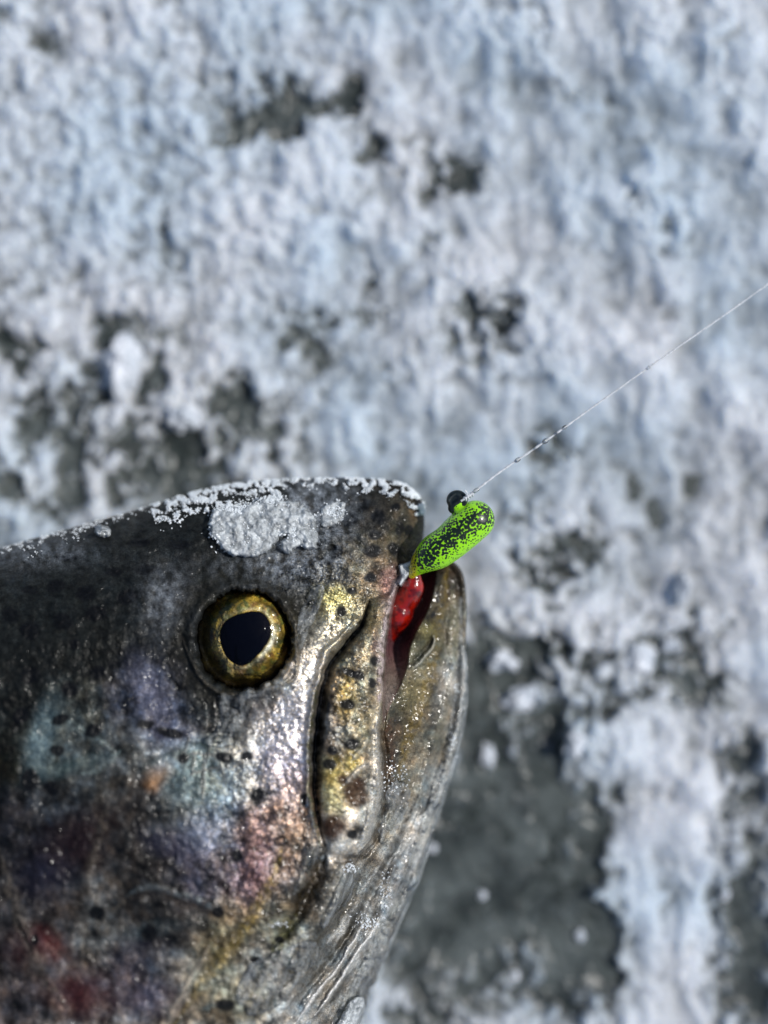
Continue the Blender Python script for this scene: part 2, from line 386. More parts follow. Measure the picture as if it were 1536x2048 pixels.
# ------------------------------------------------------------------ the trout
OUT = spline([(0, 1096), (100, 1068), (200, 1040), (300, 1012), (400, 982), (500, 964), (600, 957), (700, 955), (780, 961), (822, 976), (844, 1004), (849, 1045),
              (846, 1085), (850, 1120), (880, 1125), (908, 1124), (928, 1155), (933, 1220), (931, 1300), (932, 1350), (928, 1420), (912, 1500), (888, 1585), (856, 1680), (826, 1765), (796, 1850), (764, 1930), (735, 2000), (712, 2060),
              (640, 2250), (420, 2760), (-200, 3400), (-1300, 4250), (-2400, 5100), (-3000, 5700), (-3250, 5800), (-3350, 5650), (-3200, 5200), (-2750, 4300), (-1950, 2950), (-900, 1750), (-350, 1260), (-120, 1140)], 8, True)
_in = sm(1300, 1450, OUT[:, 1]) * sm(2150, 2060, OUT[:, 1]) * (OUT[:, 0] > 690)
OUT[:, 0] += _in * (7 * gn(OUT[:, 1] / 19.0, OUT[:, 0] * 0, 2) + 4 * gn(OUT[:, 1] / 7.0, OUT[:, 0] * 0, 5)) + 12 * np.exp(-((OUT[:, 1] - 1762) / 12.0) ** 2) * _in
LIP = spline([(838, 1108), (822, 1138), (800, 1163), (786, 1195), (777, 1240), (768, 1290), (767, 1335), (763, 1400), (758, 1450), (760, 1500), (764, 1545), (764, 1580), (757, 1620), (747, 1660), (731, 1690), (702, 1712), (674, 1715), (652, 1702)])
MOUTH = spline([(846, 1112), (823, 1140), (801, 1165), (787, 1197), (778, 1242), (769, 1292), (768, 1337), (764, 1400), (765, 1452), (782, 1412), (802, 1370), (815, 1332), (820, 1298), (834, 1262), (854, 1225), (868, 1180), (873, 1140), (868, 1112)], 5, True)
GROOVE = spline([(738, 1200), (724, 1248), (694, 1288), (666, 1322), (651, 1370), (640, 1430), (634, 1500), (631, 1570), (635, 1625), (648, 1685)])
EYE = (487.0, 1280.0)
def pz_eye(U, V):
    return None
class Surf:
    """the skin as a sheet over a photo-aligned plan; height, pigment with painted highlights and shade, sheen and wetness per point"""
    def __init__(s, us, vs_):
        s.us, s.vs = us, vs_
        s.U, s.V = np.meshgrid(us, vs_)
        s.build()
    def win(s, x0, x1, y0, y1):
        a, b = np.searchsorted(s.us, (x0, x1)); c, d = np.searchsorted(s.vs, (y0, y1))
        return slice(c, d), slice(a, b)
    def stroke(s, pts, w, amp=0, col=None, alpha=1.0, sheen=None, wet=None, smooth=True, taper=True, one=0, n=6):
        P = spline(pts, n) if smooth else np.array(pts, float)
        m = w * 3.2 + 8
        sl = s.win(P[:, 0].min() - m, P[:, 0].max() + m, P[:, 1].min() - m, P[:, 1].max() + m)
        if s.U[sl].size == 0: return
        d, _, _, t, side = seg_dist(s.Uw[sl], s.Vw[sl], P, False)
        ww = w * (np.clip(np.minimum(t, 1 - t) * 5, 0.25, 1) if taper else 1)
        g = np.exp(-(d / ww) ** 2)
        if one: g = g * (side == one)
        if amp: s.H[sl] += amp * g * (np.clip(np.minimum(t, 1 - t) * 6, 0, 1) if taper else 1)
        k = np.clip(g * 1.35, 0, 1) * alpha
        if w > 4.6: k = k * np.clip(.75 + 1.5 * gn(s.U[sl] / 9, s.V[sl] / 11, 33), .15, 1.15)
        if col is not None: s.C[sl] = s.C[sl] * (1 - k[..., None]) + lin(col) * k[..., None]
        if sheen is not None: s.S[sl] = s.S[sl] * (1 - k) + sheen * k
        if wet is not None: s.W[sl] = s.W[sl] * (1 - k) + wet * k
    def blob(s, cx, cy, rx, ry, an=0, amp=0, col=None, alpha=1.0, sheen=None, wet=None, soft=0.5):
        m = max(rx, ry) * 1.8 + 8
        sl = s.win(cx - m, cx + m, cy - m, cy + m)
        if s.U[sl].size == 0: return
        a = math.radians(an); dx = s.Uw[sl] - cx; dy = s.Vw[sl] - cy
        r = np.hypot((dx * math.cos(a) + dy * math.sin(a)) / rx, (-dx * math.sin(a) + dy * math.cos(a)) / ry)
        g = 1 - sm(1 - soft, 1 + soft, r)
        if amp: s.H[sl] += amp * g
        k = g * alpha
        if col is not None: s.C[sl] = s.C[sl] * (1 - k[..., None]) + lin(col) * k[..., None]
        if sheen is not None: s.S[sl] = s.S[sl] * (1 - k) + sheen * k
        if wet is not None: s.W[sl] = s.W[sl] * (1 - k) + wet * k
    def build(s):
        U, V = s.U, s.V
        u, v = U / 160.0, V / 160.0
        fine = np.exp(-(np.maximum(-100 - U, 0) + np.maximum(V - 2150, 0)) / 120)
        s.fine = fine
        s.ins = inside(U, V, OUT)
        d, s.ox, s.oy, _, _ = seg_dist(U, V, OUT, True)
        s.D = np.where(s.ins, d, 0) / 160.0
        s.Uw = U + (5 * fbm(u * 4, v * 4, 3, 51) + 0.9 * fbm(u * 18, v * 18, 2, 52)) * fine
        s.Vw = V + (5 * fbm(u * 4, v * 4, 3, 53) + 0.9 * fbm(u * 18, v * 18, 2, 54)) * fine
        s.H = np.zeros(U.shape)
        a = (850 - U) * 0.66 + (V - 1080) * 0.75
        tail = 1 - 0.65 * sm(2500, 5600, a)
        T = (0.74 + 1.28 * sm(-100, 1300, a)) * tail
        R = (1.75 + 0.9 * sm(600, 1600, a)) * tail
        s.zmid = 2.28 - 0.35 * sm(300, 1500, a)
        s.T = T
        s.prof = np.sqrt(np.clip(1 - (1 - np.clip(s.D / R, 0, 1)) ** 2, 0, 1))
        pb = s.prof.copy()
        kk = np.exp(-(np.arange(-16, 17) / 8.0) ** 2); kk /= kk.sum()
        for ax in (0, 1):
            pb = sum(w * np.roll(pb, sh, ax) for w, sh in zip(kk, range(-16, 17)))
        wgt = sm(0.03, 0.4, s.D) * (s.fine > .5)
        s.prof = s.prof * (1 - wgt) + pb * wgt
        s.colour()
        s.sculpt()
        s.Z = s.zmid + T * s.prof + s.H * np.clip(s.D / 0.1, 0, 1)
    def colour(s):
        CP = [(50,1120,45,48,50),(200,1110,35,40,42),(350,1080,30,35,36),(100,1200,22,30,32),(250,1200,25,32,34),(380,1130,40,42,40),(50,1320,25,30,32),(200,1300,32,34,30),(330,1180,60,62,64),(340,1250,45,50,55),(420,1170,40,40,30),
              (300,1330,30,32,38),(60,1420,40,44,40),(150,1420,70,75,70),(270,1400,65,70,85),(300,1370,90,95,115),(330,1430,70,75,95),(400,1400,45,50,50),(20,1520,38,36,15),(90,1490,90,110,115),(150,1500,80,88,88),(260,1500,90,95,95),(340,1500,100,110,120),
              (200,1560,75,78,78),(100,1620,70,75,80),(30,1640,60,60,70),(150,1680,50,38,42),(80,1720,45,45,60),(230,1650,70,66,62),(280,1600,60,55,52),(300,1720,48,44,44),(360,1600,80,90,95),(400,1560,105,125,125),(450,1500,130,130,125),(420,1650,105,115,130),
              (400,1700,90,90,110),(400,1760,70,65,80),(470,1700,90,88,95),(500,1560,120,130,135),(560,1450,160,160,165),(590,1350,170,165,155),(640,1250,170,165,140),(560,1550,150,140,150),(590,1620,140,115,95),(530,1650,120,98,98),(500,1750,110,88,98),(520,1700,115,85,92),(560,1680,135,115,90),
              (570,1740,115,100,92),(480,1850,95,85,60),(440,1900,110,95,45),(350,1850,48,42,42),(280,1820,50,45,42),(300,1900,70,75,80),(250,1950,75,65,85),(200,1880,100,100,95),(100,1850,70,65,65),(160,2000,65,30,34),(50,2000,55,45,55),(20,1900,60,58,60),(300,2000,85,75,95),(350,2030,130,115,90),
              (420,1980,130,125,95),(480,2000,120,118,85),(430,2030,80,60,25),(520,1920,100,100,95),(560,1850,105,105,85),(600,1800,62,54,40),(620,1900,110,112,108),(650,1800,90,85,75),(700,1780,110,108,100),(640,1960,125,128,125),(740,1750,130,130,122),(780,1650,140,140,130),(820,1560,135,130,110),
              (680,1400,120,110,85),(720,1350,120,115,95),(680,1480,100,95,90),(720,1450,135,125,90),(690,1550,145,133,80),(740,1560,145,140,135),(700,1690,145,143,137),(660,1430,100,100,105),(735,1270,125,118,100),
              (760,1000,60,52,40),(800,1040,78,66,45),(830,1080,82,72,52),(760,1120,88,80,55),(700,1000,50,50,48),(700,1130,78,72,55),(620,1050,70,72,74),(560,1150,60,62,62),(660,1160,60,60,50),(618,1205,26,26,22),(612,1270,45,42,32),(770,1170,115,90,85),(720,1180,115,108,80),(560,1000,45,48,48),(480,1000,40,44,44),(440,1130,38,40,38),
              (900,1160,75,62,45),(890,1230,88,82,60),(917,1250,120,118,105),(870,1300,100,98,70),(850,1400,95,85,60),(800,1480,85,70,50),(790,1560,100,88,60),(900,1400,140,140,135),(850,1500,120,115,95),(922,1350,150,150,150),(880,1560,150,150,148),(840,1660,150,150,148),(800,1760,150,150,148),(740,1850,130,132,130),(700,1950,110,112,110),(740,1950,100,100,95),(690,2040,120,120,115),
              (-400,1500,35,40,38),(-600,2000,80,70,75),(-200,2400,90,70,80),(200,2400,120,118,112),(500,2400,150,150,145)]  # these tones also hold the light and dark of the head's form
        num = np.zeros(s.U.shape + (3,)); den = np.full(s.U.shape, 1e-9)
        for (x, y, r, g, b) in CP:
            d2 = (s.Uw - x) ** 2 + (s.Vw - y) ** 2
            sg = 30.0 if y < 2100 and x > -100 else 250.0
            w = np.exp(-np.minimum(d2 / (2 * sg * sg), 60)) + 2e-4 / (1 + d2 / 9e4)
            num += w[..., None] * lin((r, g, b)); den += w
        s.C = num / den[..., None] * 0.86
        u, v = s.U / 160, s.V / 160
        # mottling of the skin
        mot = fbm(u * 5, v * 5, 4, 61, 0.6) * s.fine
        lowj = np.concatenate([LIP[:-20], spline([(712, 1718), (692, 1760), (650, 1860), (590, 1960), (550, 2100), (540, 2400)]), np.array([(1300., 2400.), (1300., 1104.), (850., 1104.)])])
        s.isl = inside(s.U, s.V, lowj)
        strk = fbm((u * .86 + v * .5) * 9, (u * .5 - v * .86) * 1.6, 3, 64, .6) * s.fine
        mot = np.where(s.isl, mot * .45 + strk * .4, mot)
        s.C = s.C * np.clip(1 + 1.15 * mot, 0.25, 2.2)[..., None]
        tintn = (fbm(u * 3.2, v * 3.2, 3, 66) + .7 * fbm(u * 11, v * 7, 3, 67)) * s.fine
        s.C = s.C * np.stack([1 + 0.28 * tintn, 1 + 0 * tintn, 1 - 0.28 * tintn], -1)
        s.C = s.C * np.clip(s.C.mean(-1, keepdims=True) / 0.13, .12, 4) ** 0.6
        s.C = s.C + np.array([.006, .007, .0068]) * (sm(1400, 1200, s.V + .2 * (s.U - 300)) * (1 + 1.2 * fbm(u * 7, v * 11, 3, 68)) * s.fine)[..., None]
        s.S = 0.25 + 0 * u; s.W = 0.45 + 0 * u
        d, _, _, _, _ = seg_dist(s.U, s.V, spline([(660, 1170), (610, 1330), (560, 1480), (520, 1620), (500, 1750)]), False)
        s.S = s.S + 0.55 * np.exp(-(d / 120) ** 2)
        s.S = s.S + 0.4 * np.exp(-(((s.U - 700) / 60) ** 2 + ((s.V - 1430) / 260) ** 2))
        s.S = s.S * (1 - 0.85 * sm(120, -120, (s.V - 1180) + 0.28 * (s.U - 400)))     # matt dark back
        s.S = np.clip(s.S, 0, 1)
        # iridescent patches: teal, mauve, red, gold
        for (x, y, rx, ry, an, c, al) in [(85, 1475, 22, 70, 15, (110, 150, 165), .6), (150, 1530, 70, 14, -15, (110, 150, 155), .35), (395, 1510, 70, 26, -20, (120, 160, 160), .5), (380, 1590, 60, 26, 30, (115, 150, 160), .45), (410, 1665, 40, 34, 0, (120, 140, 175), .55),
                (345, 1690, 50, 24, 20, (90, 95, 140), .45), (300, 1385, 26, 60, -25, (125, 130, 165), .6), (335, 1470, 50, 20, 0, (110, 110, 150), .4), (95, 1890, 40, 24, 30, (135, 45, 45), .9), (160, 1985, 60, 40, 20, (105, 30, 38), .9), (40, 1900, 30, 34, 0, (90, 40, 45), .55), (150, 1690, 60, 46, 10, (62, 34, 46), .55), (210, 1640, 40, 30, 0, (70, 45, 45), .4), (90, 1760, 50, 40, 0, (45, 45, 78), .6), (520, 1720, 26, 60, 15, (138, 102, 116), .5), (500, 1790, 26, 40, 20, (128, 94, 100), .4),
                (300, 2000, 60, 30, -10, (92, 82, 125), .5), (280, 1910, 50, 32, 0, (66, 62, 92), .5), (300, 1860, 60, 14, -12, (100, 130, 140), .35), (585, 1600, 18, 70, 8, (160, 132, 115), .4), (560, 1480, 24, 60, 15, (185, 185, 205), .5), (600, 1400, 18, 70, 8, (185, 182, 185), .45), (470, 1560, 40, 50, 0, (125, 150, 165), .4),
                (315, 1552, 24, 15, -35, (165, 112, 50), .85), (305, 1572, 12, 12, 0, (165, 112, 50), .8), (630, 1030, 60, 50, 0, (95, 98, 102), .4), (600, 1140, 60, 36, 0, (85, 88, 92), .45), (340, 1200, 26, 60, 25, (88, 90, 95), .45), (60, 1110, 60, 26, -15, (75, 78, 80), .4), (130, 1085, 60, 16, -15, (78, 80, 82), .4)]:
            s.blob(x, y, rx, ry, an, col=tuple(np.array(c) * .92), alpha=al * .55, soft=0.95)
        for (x, y, rx, ry, an, c, al) in [(600, 1400, 26, 90, 14, (225, 222, 226), .6), (575, 1480, 30, 60, 14, (205, 205, 220), .5), (655, 1270, 30, 46, 35, (222, 216, 196), .6), (668, 1215, 40, 30, 0, (190, 184, 130), .5), (625, 1340, 22, 44, 20, (228, 222, 208), .6), (590, 1560, 22, 60, 5, (185, 170, 175), .45), (500, 1470, 40, 24, -40, (190, 186, 178), .45), (640, 1185, 30, 16, 0, (120, 116, 80), .5), (752, 1480, 10, 70, 0, (200, 195, 180), .5)]:  # pale highlights of the cheek and upper jaw painted into the colour
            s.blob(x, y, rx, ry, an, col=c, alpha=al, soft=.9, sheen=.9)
        g_ = s.C.mean(-1, keepdims=True); s.C = g_ + (s.C - g_) * .78
        # gold seam and pale bone lines of the gill cover
        s.stroke([(566, 1690), (552, 1740), (528, 1790), (500, 1840), (470, 1885), (436, 1925), (390, 1990), (340, 2060)], 11, amp=0.006, col=(140, 122, 66), alpha=.42, sheen=.8)
        s.stroke([(420, 1890), (380, 1960), (350, 2010), (330, 2060)], 6, amp=0.02, col=(175, 165, 150), alpha=.6)
        s.stroke([(250, 1792), (290, 1775), (340, 1783), (400, 1803), (446, 1822)], 6, amp=0.008, col=(105, 115, 120), alpha=.6)
        s.stroke([(262, 1800), (295, 1790), (345, 1798), (400, 1818), (440, 1835)], 9, amp=-0.025, col=(36, 32, 32), alpha=.6)
        s.stroke([(222, 1590), (205, 1650), (188, 1710), (178, 1790), (215, 1825), (250, 1800)], 9, amp=0.015, col=(105, 98, 88), alpha=.45)
        s.stroke([(0, 1700), (20, 1780), (44, 1850), (62, 1900), (95, 1965), (140, 2020)], 10, amp=0.012, col=(105, 98, 90), alpha=.5)
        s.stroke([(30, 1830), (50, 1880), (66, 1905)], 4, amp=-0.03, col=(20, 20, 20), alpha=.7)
        for c in ([(60, 1560), (78, 1500), (90, 1450)], [(75, 1440), (140, 1450), (230, 1500)], [(160, 1550), (210, 1530), (240, 1500)], [(395, 1985), (430, 1960), (470, 1965)], [(405, 2020), (440, 2010), (500, 2020)]):
            s.stroke(c, 6, amp=.008, col=(125, 140, 140), alpha=.4)
        # scratches
        for (x0, y0, x1, y1) in [(367, 1532, 372, 1470), (382, 1560, 385, 1500), (403, 1610, 408, 1535), (372, 1508, 440, 1512), (372, 1552, 440, 1530), (420, 1480, 395, 1590), (405, 1590, 405, 1500), (430, 1490, 445, 1560), (455, 1530, 470, 1470)]:
            s.stroke([(x0, y0), (x1, y1)], 2.2, amp=-0.006, col=(40, 42, 42), alpha=.55, n=2)
            s.stroke([(x0 + 4, y0), (x1 + 4, y1)], 1.8, amp=0.004, col=(165, 165, 160), alpha=.35, n=2)
        # brown and gold bands of the jaws
        s.stroke([(893, 1135), (884, 1190), (872, 1240), (866, 1290), (862, 1350), (838, 1420), (812, 1490), (795, 1560)], 15, col=(105, 88, 40), alpha=.65)
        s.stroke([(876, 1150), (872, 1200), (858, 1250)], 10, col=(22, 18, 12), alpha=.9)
        s.stroke([(780, 1440), (778, 1500), (780, 1560), (774, 1600)], 11, col=(66, 44, 26), alpha=.8)
        s.stroke([(905, 1170), (908, 1250), (905, 1340), (890, 1420), (870, 1490)], 9, col=(120, 118, 96), alpha=.5)
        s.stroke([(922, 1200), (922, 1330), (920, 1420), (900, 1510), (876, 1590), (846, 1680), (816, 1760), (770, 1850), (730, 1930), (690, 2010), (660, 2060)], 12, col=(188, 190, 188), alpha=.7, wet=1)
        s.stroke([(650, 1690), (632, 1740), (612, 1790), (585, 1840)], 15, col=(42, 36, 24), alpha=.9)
        s.stroke([(588, 1830), (572, 1870), (545, 1900)], 14, col=(92, 92, 60), alpha=.6)
        s.stroke([(838, 1590), (800, 1668), (760, 1745), (716, 1830), (660, 1910), (600, 1990)], 5, amp=-0.03, col=(60, 58, 52), alpha=.75)
        s.stroke([(700, 1740), (688, 1775), (662, 1820), (640, 1850)], 15, col=(150, 152, 148), alpha=.6, amp=.03)
        s.stroke([(905, 1980), (860, 1700)], 0.1)
        # brassy flecks beside the upper jaw
        for (x, y, rx, ry, an, c, al) in [(695, 1395, 15, 40, 5, (150, 128, 60), .6), (708, 1520, 14, 26, 10, (150, 135, 60), .7), (668, 1545, 20, 26, 0, (140, 125, 60), .6), (745, 1240, 14, 50, 10, (140, 128, 90), .5), (668, 1200, 30, 22, 0, (150, 148, 90), .5), (855, 1262, 18, 16, 0, (118, 112, 66), .7), (825, 1390, 24, 40, 20, (130, 120, 80), .4), (665, 1610, 18, 30, 0, (165, 160, 120), .6), (690, 1690, 40, 16, -15, (160, 160, 155), .5), (775, 1165, 14, 30, 15, (120, 86, 82), .6), (752, 1290, 8, 40, 0, (110, 84, 80), .5)]:
            s.blob(x, y, rx, ry, an, col=c, alpha=al, soft=.8)
        # black spots
        k = (12, 13, 16)
        for (x, y, rx, ry, an) in [(120,1440,17,11,-20),(185,1462,17,11,-20),(103,1577,15,13,60),(60,1560,16,22,0),(115,1500,14,12,0),(515,1592,11,17,20),(475,1713,11,13,0),(195,1826,16,13,0),(300,1866,15,15,0),(437,1824,11,11,0),(495,1513,12,10,0),(448,1514,17,9,20),(367,1516,12,10,0),(340,1466,26,9,10),(292,1450,16,8,0),
                  (172,1188,18,14,0),(255,1194,19,14,-5),(192,1228,20,15,0),(125,1243,20,16,0),(60,1262,20,16,0),(20,1230,18,14,0),(112,1170,18,11,-15),(140,1112,22,9,-15),(230,1145,16,9,0),(295,1140,20,8,0),(60,1180,14,8,0),(150,1290,10,10,0),(60,1350,18,14,0),(195,1345,16,12,-30),(230,1330,12,8,0),(140,1378,16,14,0),(40,1430,16,14,0),(335,1188,12,10,0),(360,1090,22,9,-5),(280,1085,20,8,-10),
                  (700,1040,14,15,0),(727,1012,13,11,0),(758,1032,12,14,0),(750,1070,13,10,0),(745,1103,14,13,0),(789,1097,12,11,0),(800,1056,9,11,0),(740,1155,11,10,0),(703,1182,11,8,0),(672,1105,12,12,0),(665,1060,9,9,0),(790,1015,9,7,0),(818,1060,8,9,0),(683,1223,10,8,0),(655,1120,9,8,0),(770,985,12,6,0),
                  (695,1408,15,11,10),(655,1412,9,14,0),(705,1490,14,11,0),(665,1500,12,9,0),(660,1530,14,11,0),(697,1640,0.1,0.1,0),(705,1668,9,9,0),(640,1480,9,12,0),(610,1600,10,13,0),(720,1350,12,9,20),(700,1345,16,7,20),(750,1322,9,11,0),(745,1365,7,9,0),
                  (405,1175,14,7,0),(575,1700,0.1,0.1,0),(560,1880,9,7,0),(430,1460,12,8,0),(70,1880,8,12,0),(240,1700,9,7,0),(330,1640,7,5,0),(510,1920,10,8,0),(500,1945,8,12,20),(450,2010,18,12,0)]:
            s.blob(x, y, rx * 1.12, ry * 1.12, an, col=(8, 9, 12), alpha=.97, soft=.28, sheen=0)
        for (x, y, rx, ry) in [(712, 1586, 24, 34), (666, 1654, 25, 27), (684, 1560, 11, 11)]:
            s.blob(x, y, rx, ry, -15, col=(52, 33, 20), alpha=.92, soft=.35, sheen=.3)
        rr = np.random.RandomState(8)
        for i in range(46):
            t0 = rr.uniform(0, 1); x0 = 870 - 250 * t0 + rr.uniform(-70, 40); y0 = 1560 + 430 * t0 + rr.uniform(-40, 40); L = rr.uniform(25, 80); w_ = rr.uniform(1.6, 4.4)
            dkk = rr.rand() < .62
            s.stroke([(x0, y0), (x0 - L * .28, y0 + L * .45), (x0 - L * .6, y0 + L * .85)], w_, col=(50, 48, 42) if dkk else (205, 205, 200), alpha=rr.uniform(.35, .8))
        for (x, y, rx, ry, an) in [(640, 1870, 20, 50, 35), (600, 1950, 24, 50, 35), (700, 1870, 12, 50, 32), (660, 1990, 14, 40, 32), (520, 2010, 50, 16, -20), (740, 1720, 12, 44, 28), (470, 2030, 40, 12, 0), (800, 1600, 14, 40, 22)]:
            s.blob(x, y, rx, ry, an, col=(52, 48, 38), alpha=.55, soft=.9)
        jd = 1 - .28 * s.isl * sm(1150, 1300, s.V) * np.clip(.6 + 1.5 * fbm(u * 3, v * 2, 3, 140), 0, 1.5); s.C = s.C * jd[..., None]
        # tiny dark pepper all over the cheek
        r = np.random.RandomState(3)
        for i in range(170):
            x = r.uniform(440, 800); y = r.uniform(1150, 1900)
            s.blob(x, y, r.uniform(2.5, 6), r.uniform(2.5, 5), 0, col=(35, 34, 34), alpha=r.uniform(.3, .75), soft=.7)
        # dark skin round the eye rim, with the orbit's shadow painted in
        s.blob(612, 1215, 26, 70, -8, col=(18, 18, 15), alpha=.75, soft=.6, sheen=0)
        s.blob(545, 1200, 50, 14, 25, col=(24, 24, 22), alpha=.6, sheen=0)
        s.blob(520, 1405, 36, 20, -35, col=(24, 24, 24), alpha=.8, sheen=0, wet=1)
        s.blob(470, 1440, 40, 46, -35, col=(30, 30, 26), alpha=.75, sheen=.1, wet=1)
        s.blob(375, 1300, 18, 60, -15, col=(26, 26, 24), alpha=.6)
        # inside of the mouth, lips
        sl = s.win(720, 910, 1090, 1480)
        d, _, _, _, _ = seg_dist(s.U[sl], s.V[sl], MOUTH, True); ins = inside(s.U[sl], s.V[sl], MOUTH)
        s.mouth = np.zeros(s.U.shape); s.mouth[sl] = np.where(ins, d, 0)
        k = sm(0, 6, s.mouth)[..., None]
        s.C = s.C * (1 - k) + np.array([0.11, 0.04, 0.048]) * (0.8 + 0.5 * sm(1200, 1400, s.V))[..., None] * k
        k2 = (sm(0, 6, s.mouth) * sm(1270, 1370, s.V + 8 * gn(u * 9, v * 9, 5)))[..., None]; s.C = s.C * (1 - k2) + lin((98, 86, 78)) * k2
        s.S = s.S * (1 - k[..., 0]); s.W = np.where(s.mouth > 2, 0.7, s.W)
        s.stroke([(838, 1112), (824, 1136), (797, 1163), (783, 1195), (774, 1240), (764, 1290), (763, 1335), (760, 1400)], 5.5, col=(165, 150, 148), alpha=.9, sheen=0, wet=.9, taper=False)
        s.stroke([(760, 1400), (755, 1450), (757, 1500), (761, 1545), (761, 1580), (753, 1622), (741, 1660), (726, 1688), (700, 1708)], 4.5, col=(150, 148, 142), alpha=.7, wet=.9)
        s.stroke([(742, 1196), (728, 1246), (698, 1284), (668, 1318), (652, 1366), (642, 1430), (636, 1500), (632, 1570), (636, 1625), (650, 1690)], 6, col=(20, 19, 16), alpha=.85, sheen=0)  # shade in the cheek groove painted on as a dark line
        s.stroke([(650, 1330), (634, 1380), (625, 1430), (619, 1500), (618, 1560), (622, 1610), (636, 1665), (640, 1690)], 5, col=(95, 95, 72), alpha=.8, wet=1)
        # frost dusted on the forehead
        n = fbm(u * 9, v * 9, 3, 77)
        fr = np.exp(-(((s.U - 620) / 75) ** 2 + ((s.V - 1035) / 85) ** 2)) + .7 * np.exp(-(((s.U - 560) / 110) ** 2 + ((s.V - 1140) / 36) ** 2)) + .5 * np.exp(-(((s.U - 330) / 40) ** 2 + ((s.V - 1200) / 60) ** 2)) + .5 * np.exp(-(((s.U - 80) / 90) ** 2 + ((s.V - 1105) / 26) ** 2))
        k = np.clip(fr * (0.5 + 1.3 * n), 0, .75)[..., None]
        s.C = s.C * (1 - k) + lin((135, 142, 150)) * k
        s.W = s.W - .3 * sm(1330, 1180, s.V + .2 * (s.U - 400))
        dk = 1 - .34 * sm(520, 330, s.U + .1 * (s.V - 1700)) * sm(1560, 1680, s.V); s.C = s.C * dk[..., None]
        s.W = np.clip(s.W + .45 * s.isl + .3 * np.exp(-(((s.U - 560) / 120) ** 2 + ((s.V - 1500) / 260) ** 2)), 0, 1)
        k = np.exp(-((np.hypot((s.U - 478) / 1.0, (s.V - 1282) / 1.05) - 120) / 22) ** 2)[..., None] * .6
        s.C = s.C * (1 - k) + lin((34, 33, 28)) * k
    def sculpt(s):
        U, V, H = s.U, s.V, s.H
        u, v = U / 160, V / 160
        # broad form: snout ridge, cheek, gill cover
        H += 0.10 * np.exp(-(((U - 610) / 60) ** 2 + ((V - 1370) / 150) ** 2)) - 0.10 * np.exp(-(((U - 615) / 34) ** 2 + ((V - 1225) / 60) ** 2))
        H += 0.16 * np.exp(-(((U - 300) / 190) ** 2 + ((V - 1650) / 190) ** 2))
        # cheek falls away towards the throat
        # upper jaw bone: raised, rounded lobe between the groove and the lip
        LOBE = np.concatenate([LIP[20:], GROOVE[::-1][:]])
        sl = s.win(560, 860, 1120, 1780)
        d, _, _, _, _ = seg_dist(U[sl], V[sl], LOBE, True); ins = inside(U[sl], V[sl], LOBE)
        H[sl] += np.where(ins, 0.15 * (1 - np.exp(-d / 13)), 0) 
        d, _, _, t, side = seg_dist(U[sl], V[sl], LIP, False)
        # the lower jaw lies deeper than the upper one
        s.low = np.zeros(U.shape)
        rt = (side < 0) & (U[sl] > 700)
        sl2 = s.win(560, 1000, 1090, 2200)
        LOW = np.concatenate([LIP[:-20], spline([(712, 1718), (692, 1760), (650, 1860), (590, 1960), (550, 2100), (540, 2400)]), np.array([(1300., 2400.), (1300., 1104.), (850., 1104.)])])
        d2, _, _, _, _ = seg_dist(U[sl2], V[sl2], LOW, True); in2 = inside(U[sl2], V[sl2], LOW)
        H[sl2] -= np.where(in2, 0.24 * (1 - np.exp(-d2 / 10)), 0) * sm(2150, 1750, V[sl2])
        s.stroke([(838, 1112), (824, 1136), (797, 1163), (783, 1195), (774, 1240), (764, 1290), (763, 1335), (760, 1400), (755, 1450), (757, 1500), (761, 1560)], 6, amp=.05, taper=False)
        H -= 0.62 * (1 - np.exp(-s.mouth / 12)) * (1 - .9 * sm(1270, 1400, V))
        s.stroke([(772, 1400), (768, 1450), (769, 1500), (773, 1548), (773, 1585), (766, 1628), (755, 1668), (738, 1700), (706, 1724), (670, 1727)], 7, amp=-0.09, col=(48, 40, 30), alpha=.6)  # groove below the lobe's edge, its shade painted dark
        s.stroke([(752, 1440), (751, 1500), (754, 1560), (748, 1615), (735, 1655), (718, 1682), (690, 1700)], 7, amp=0.03, col=(190, 188, 182), alpha=.55, sheen=.8)  # lit rim of the lobe painted pale
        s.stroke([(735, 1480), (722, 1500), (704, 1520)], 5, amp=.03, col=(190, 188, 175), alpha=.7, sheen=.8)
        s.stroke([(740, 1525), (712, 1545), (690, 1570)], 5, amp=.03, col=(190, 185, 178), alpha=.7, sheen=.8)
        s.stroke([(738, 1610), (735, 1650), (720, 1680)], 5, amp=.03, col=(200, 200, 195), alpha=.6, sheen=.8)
        # groove and the ridge beside it
        s.stroke([(738, 1200), (724, 1248), (694, 1288), (664, 1322), (648, 1370), (638, 1430), (632, 1500), (629, 1570), (633, 1625), (648, 1690)], 8, amp=-0.20)
        s.stroke([(712, 1235), (684, 1270), (652, 1305), (637, 1360), (624, 1410), (618, 1470), (616, 1540), (618, 1600), (630, 1655), (636, 1690)], 7, amp=0.07)
        s.stroke([(650, 1700), (634, 1745), (612, 1795), (585, 1845), (540, 1900)], 15, amp=-0.13)
        s.stroke([(628, 1690), (612, 1740), (590, 1790)], 9, amp=0.05, col=(150, 150, 145), alpha=.5, wet=1)  # white highlight beside the fold, painted on its ridge
        # lower jaw ridges and folds of the throat
        s.stroke([(905, 1130), (912, 1200), (910, 1290), (904, 1370), (880, 1450), (856, 1520), (838, 1590), (800, 1670)], 9, amp=0.05)
        s.stroke([(890, 1140), (893, 1210), (888, 1300), (880, 1370)], 6, amp=-0.035)
        s.stroke([(919, 1290), (914, 1390), (894, 1470), (872, 1540), (848, 1610)], 5, amp=-0.045)
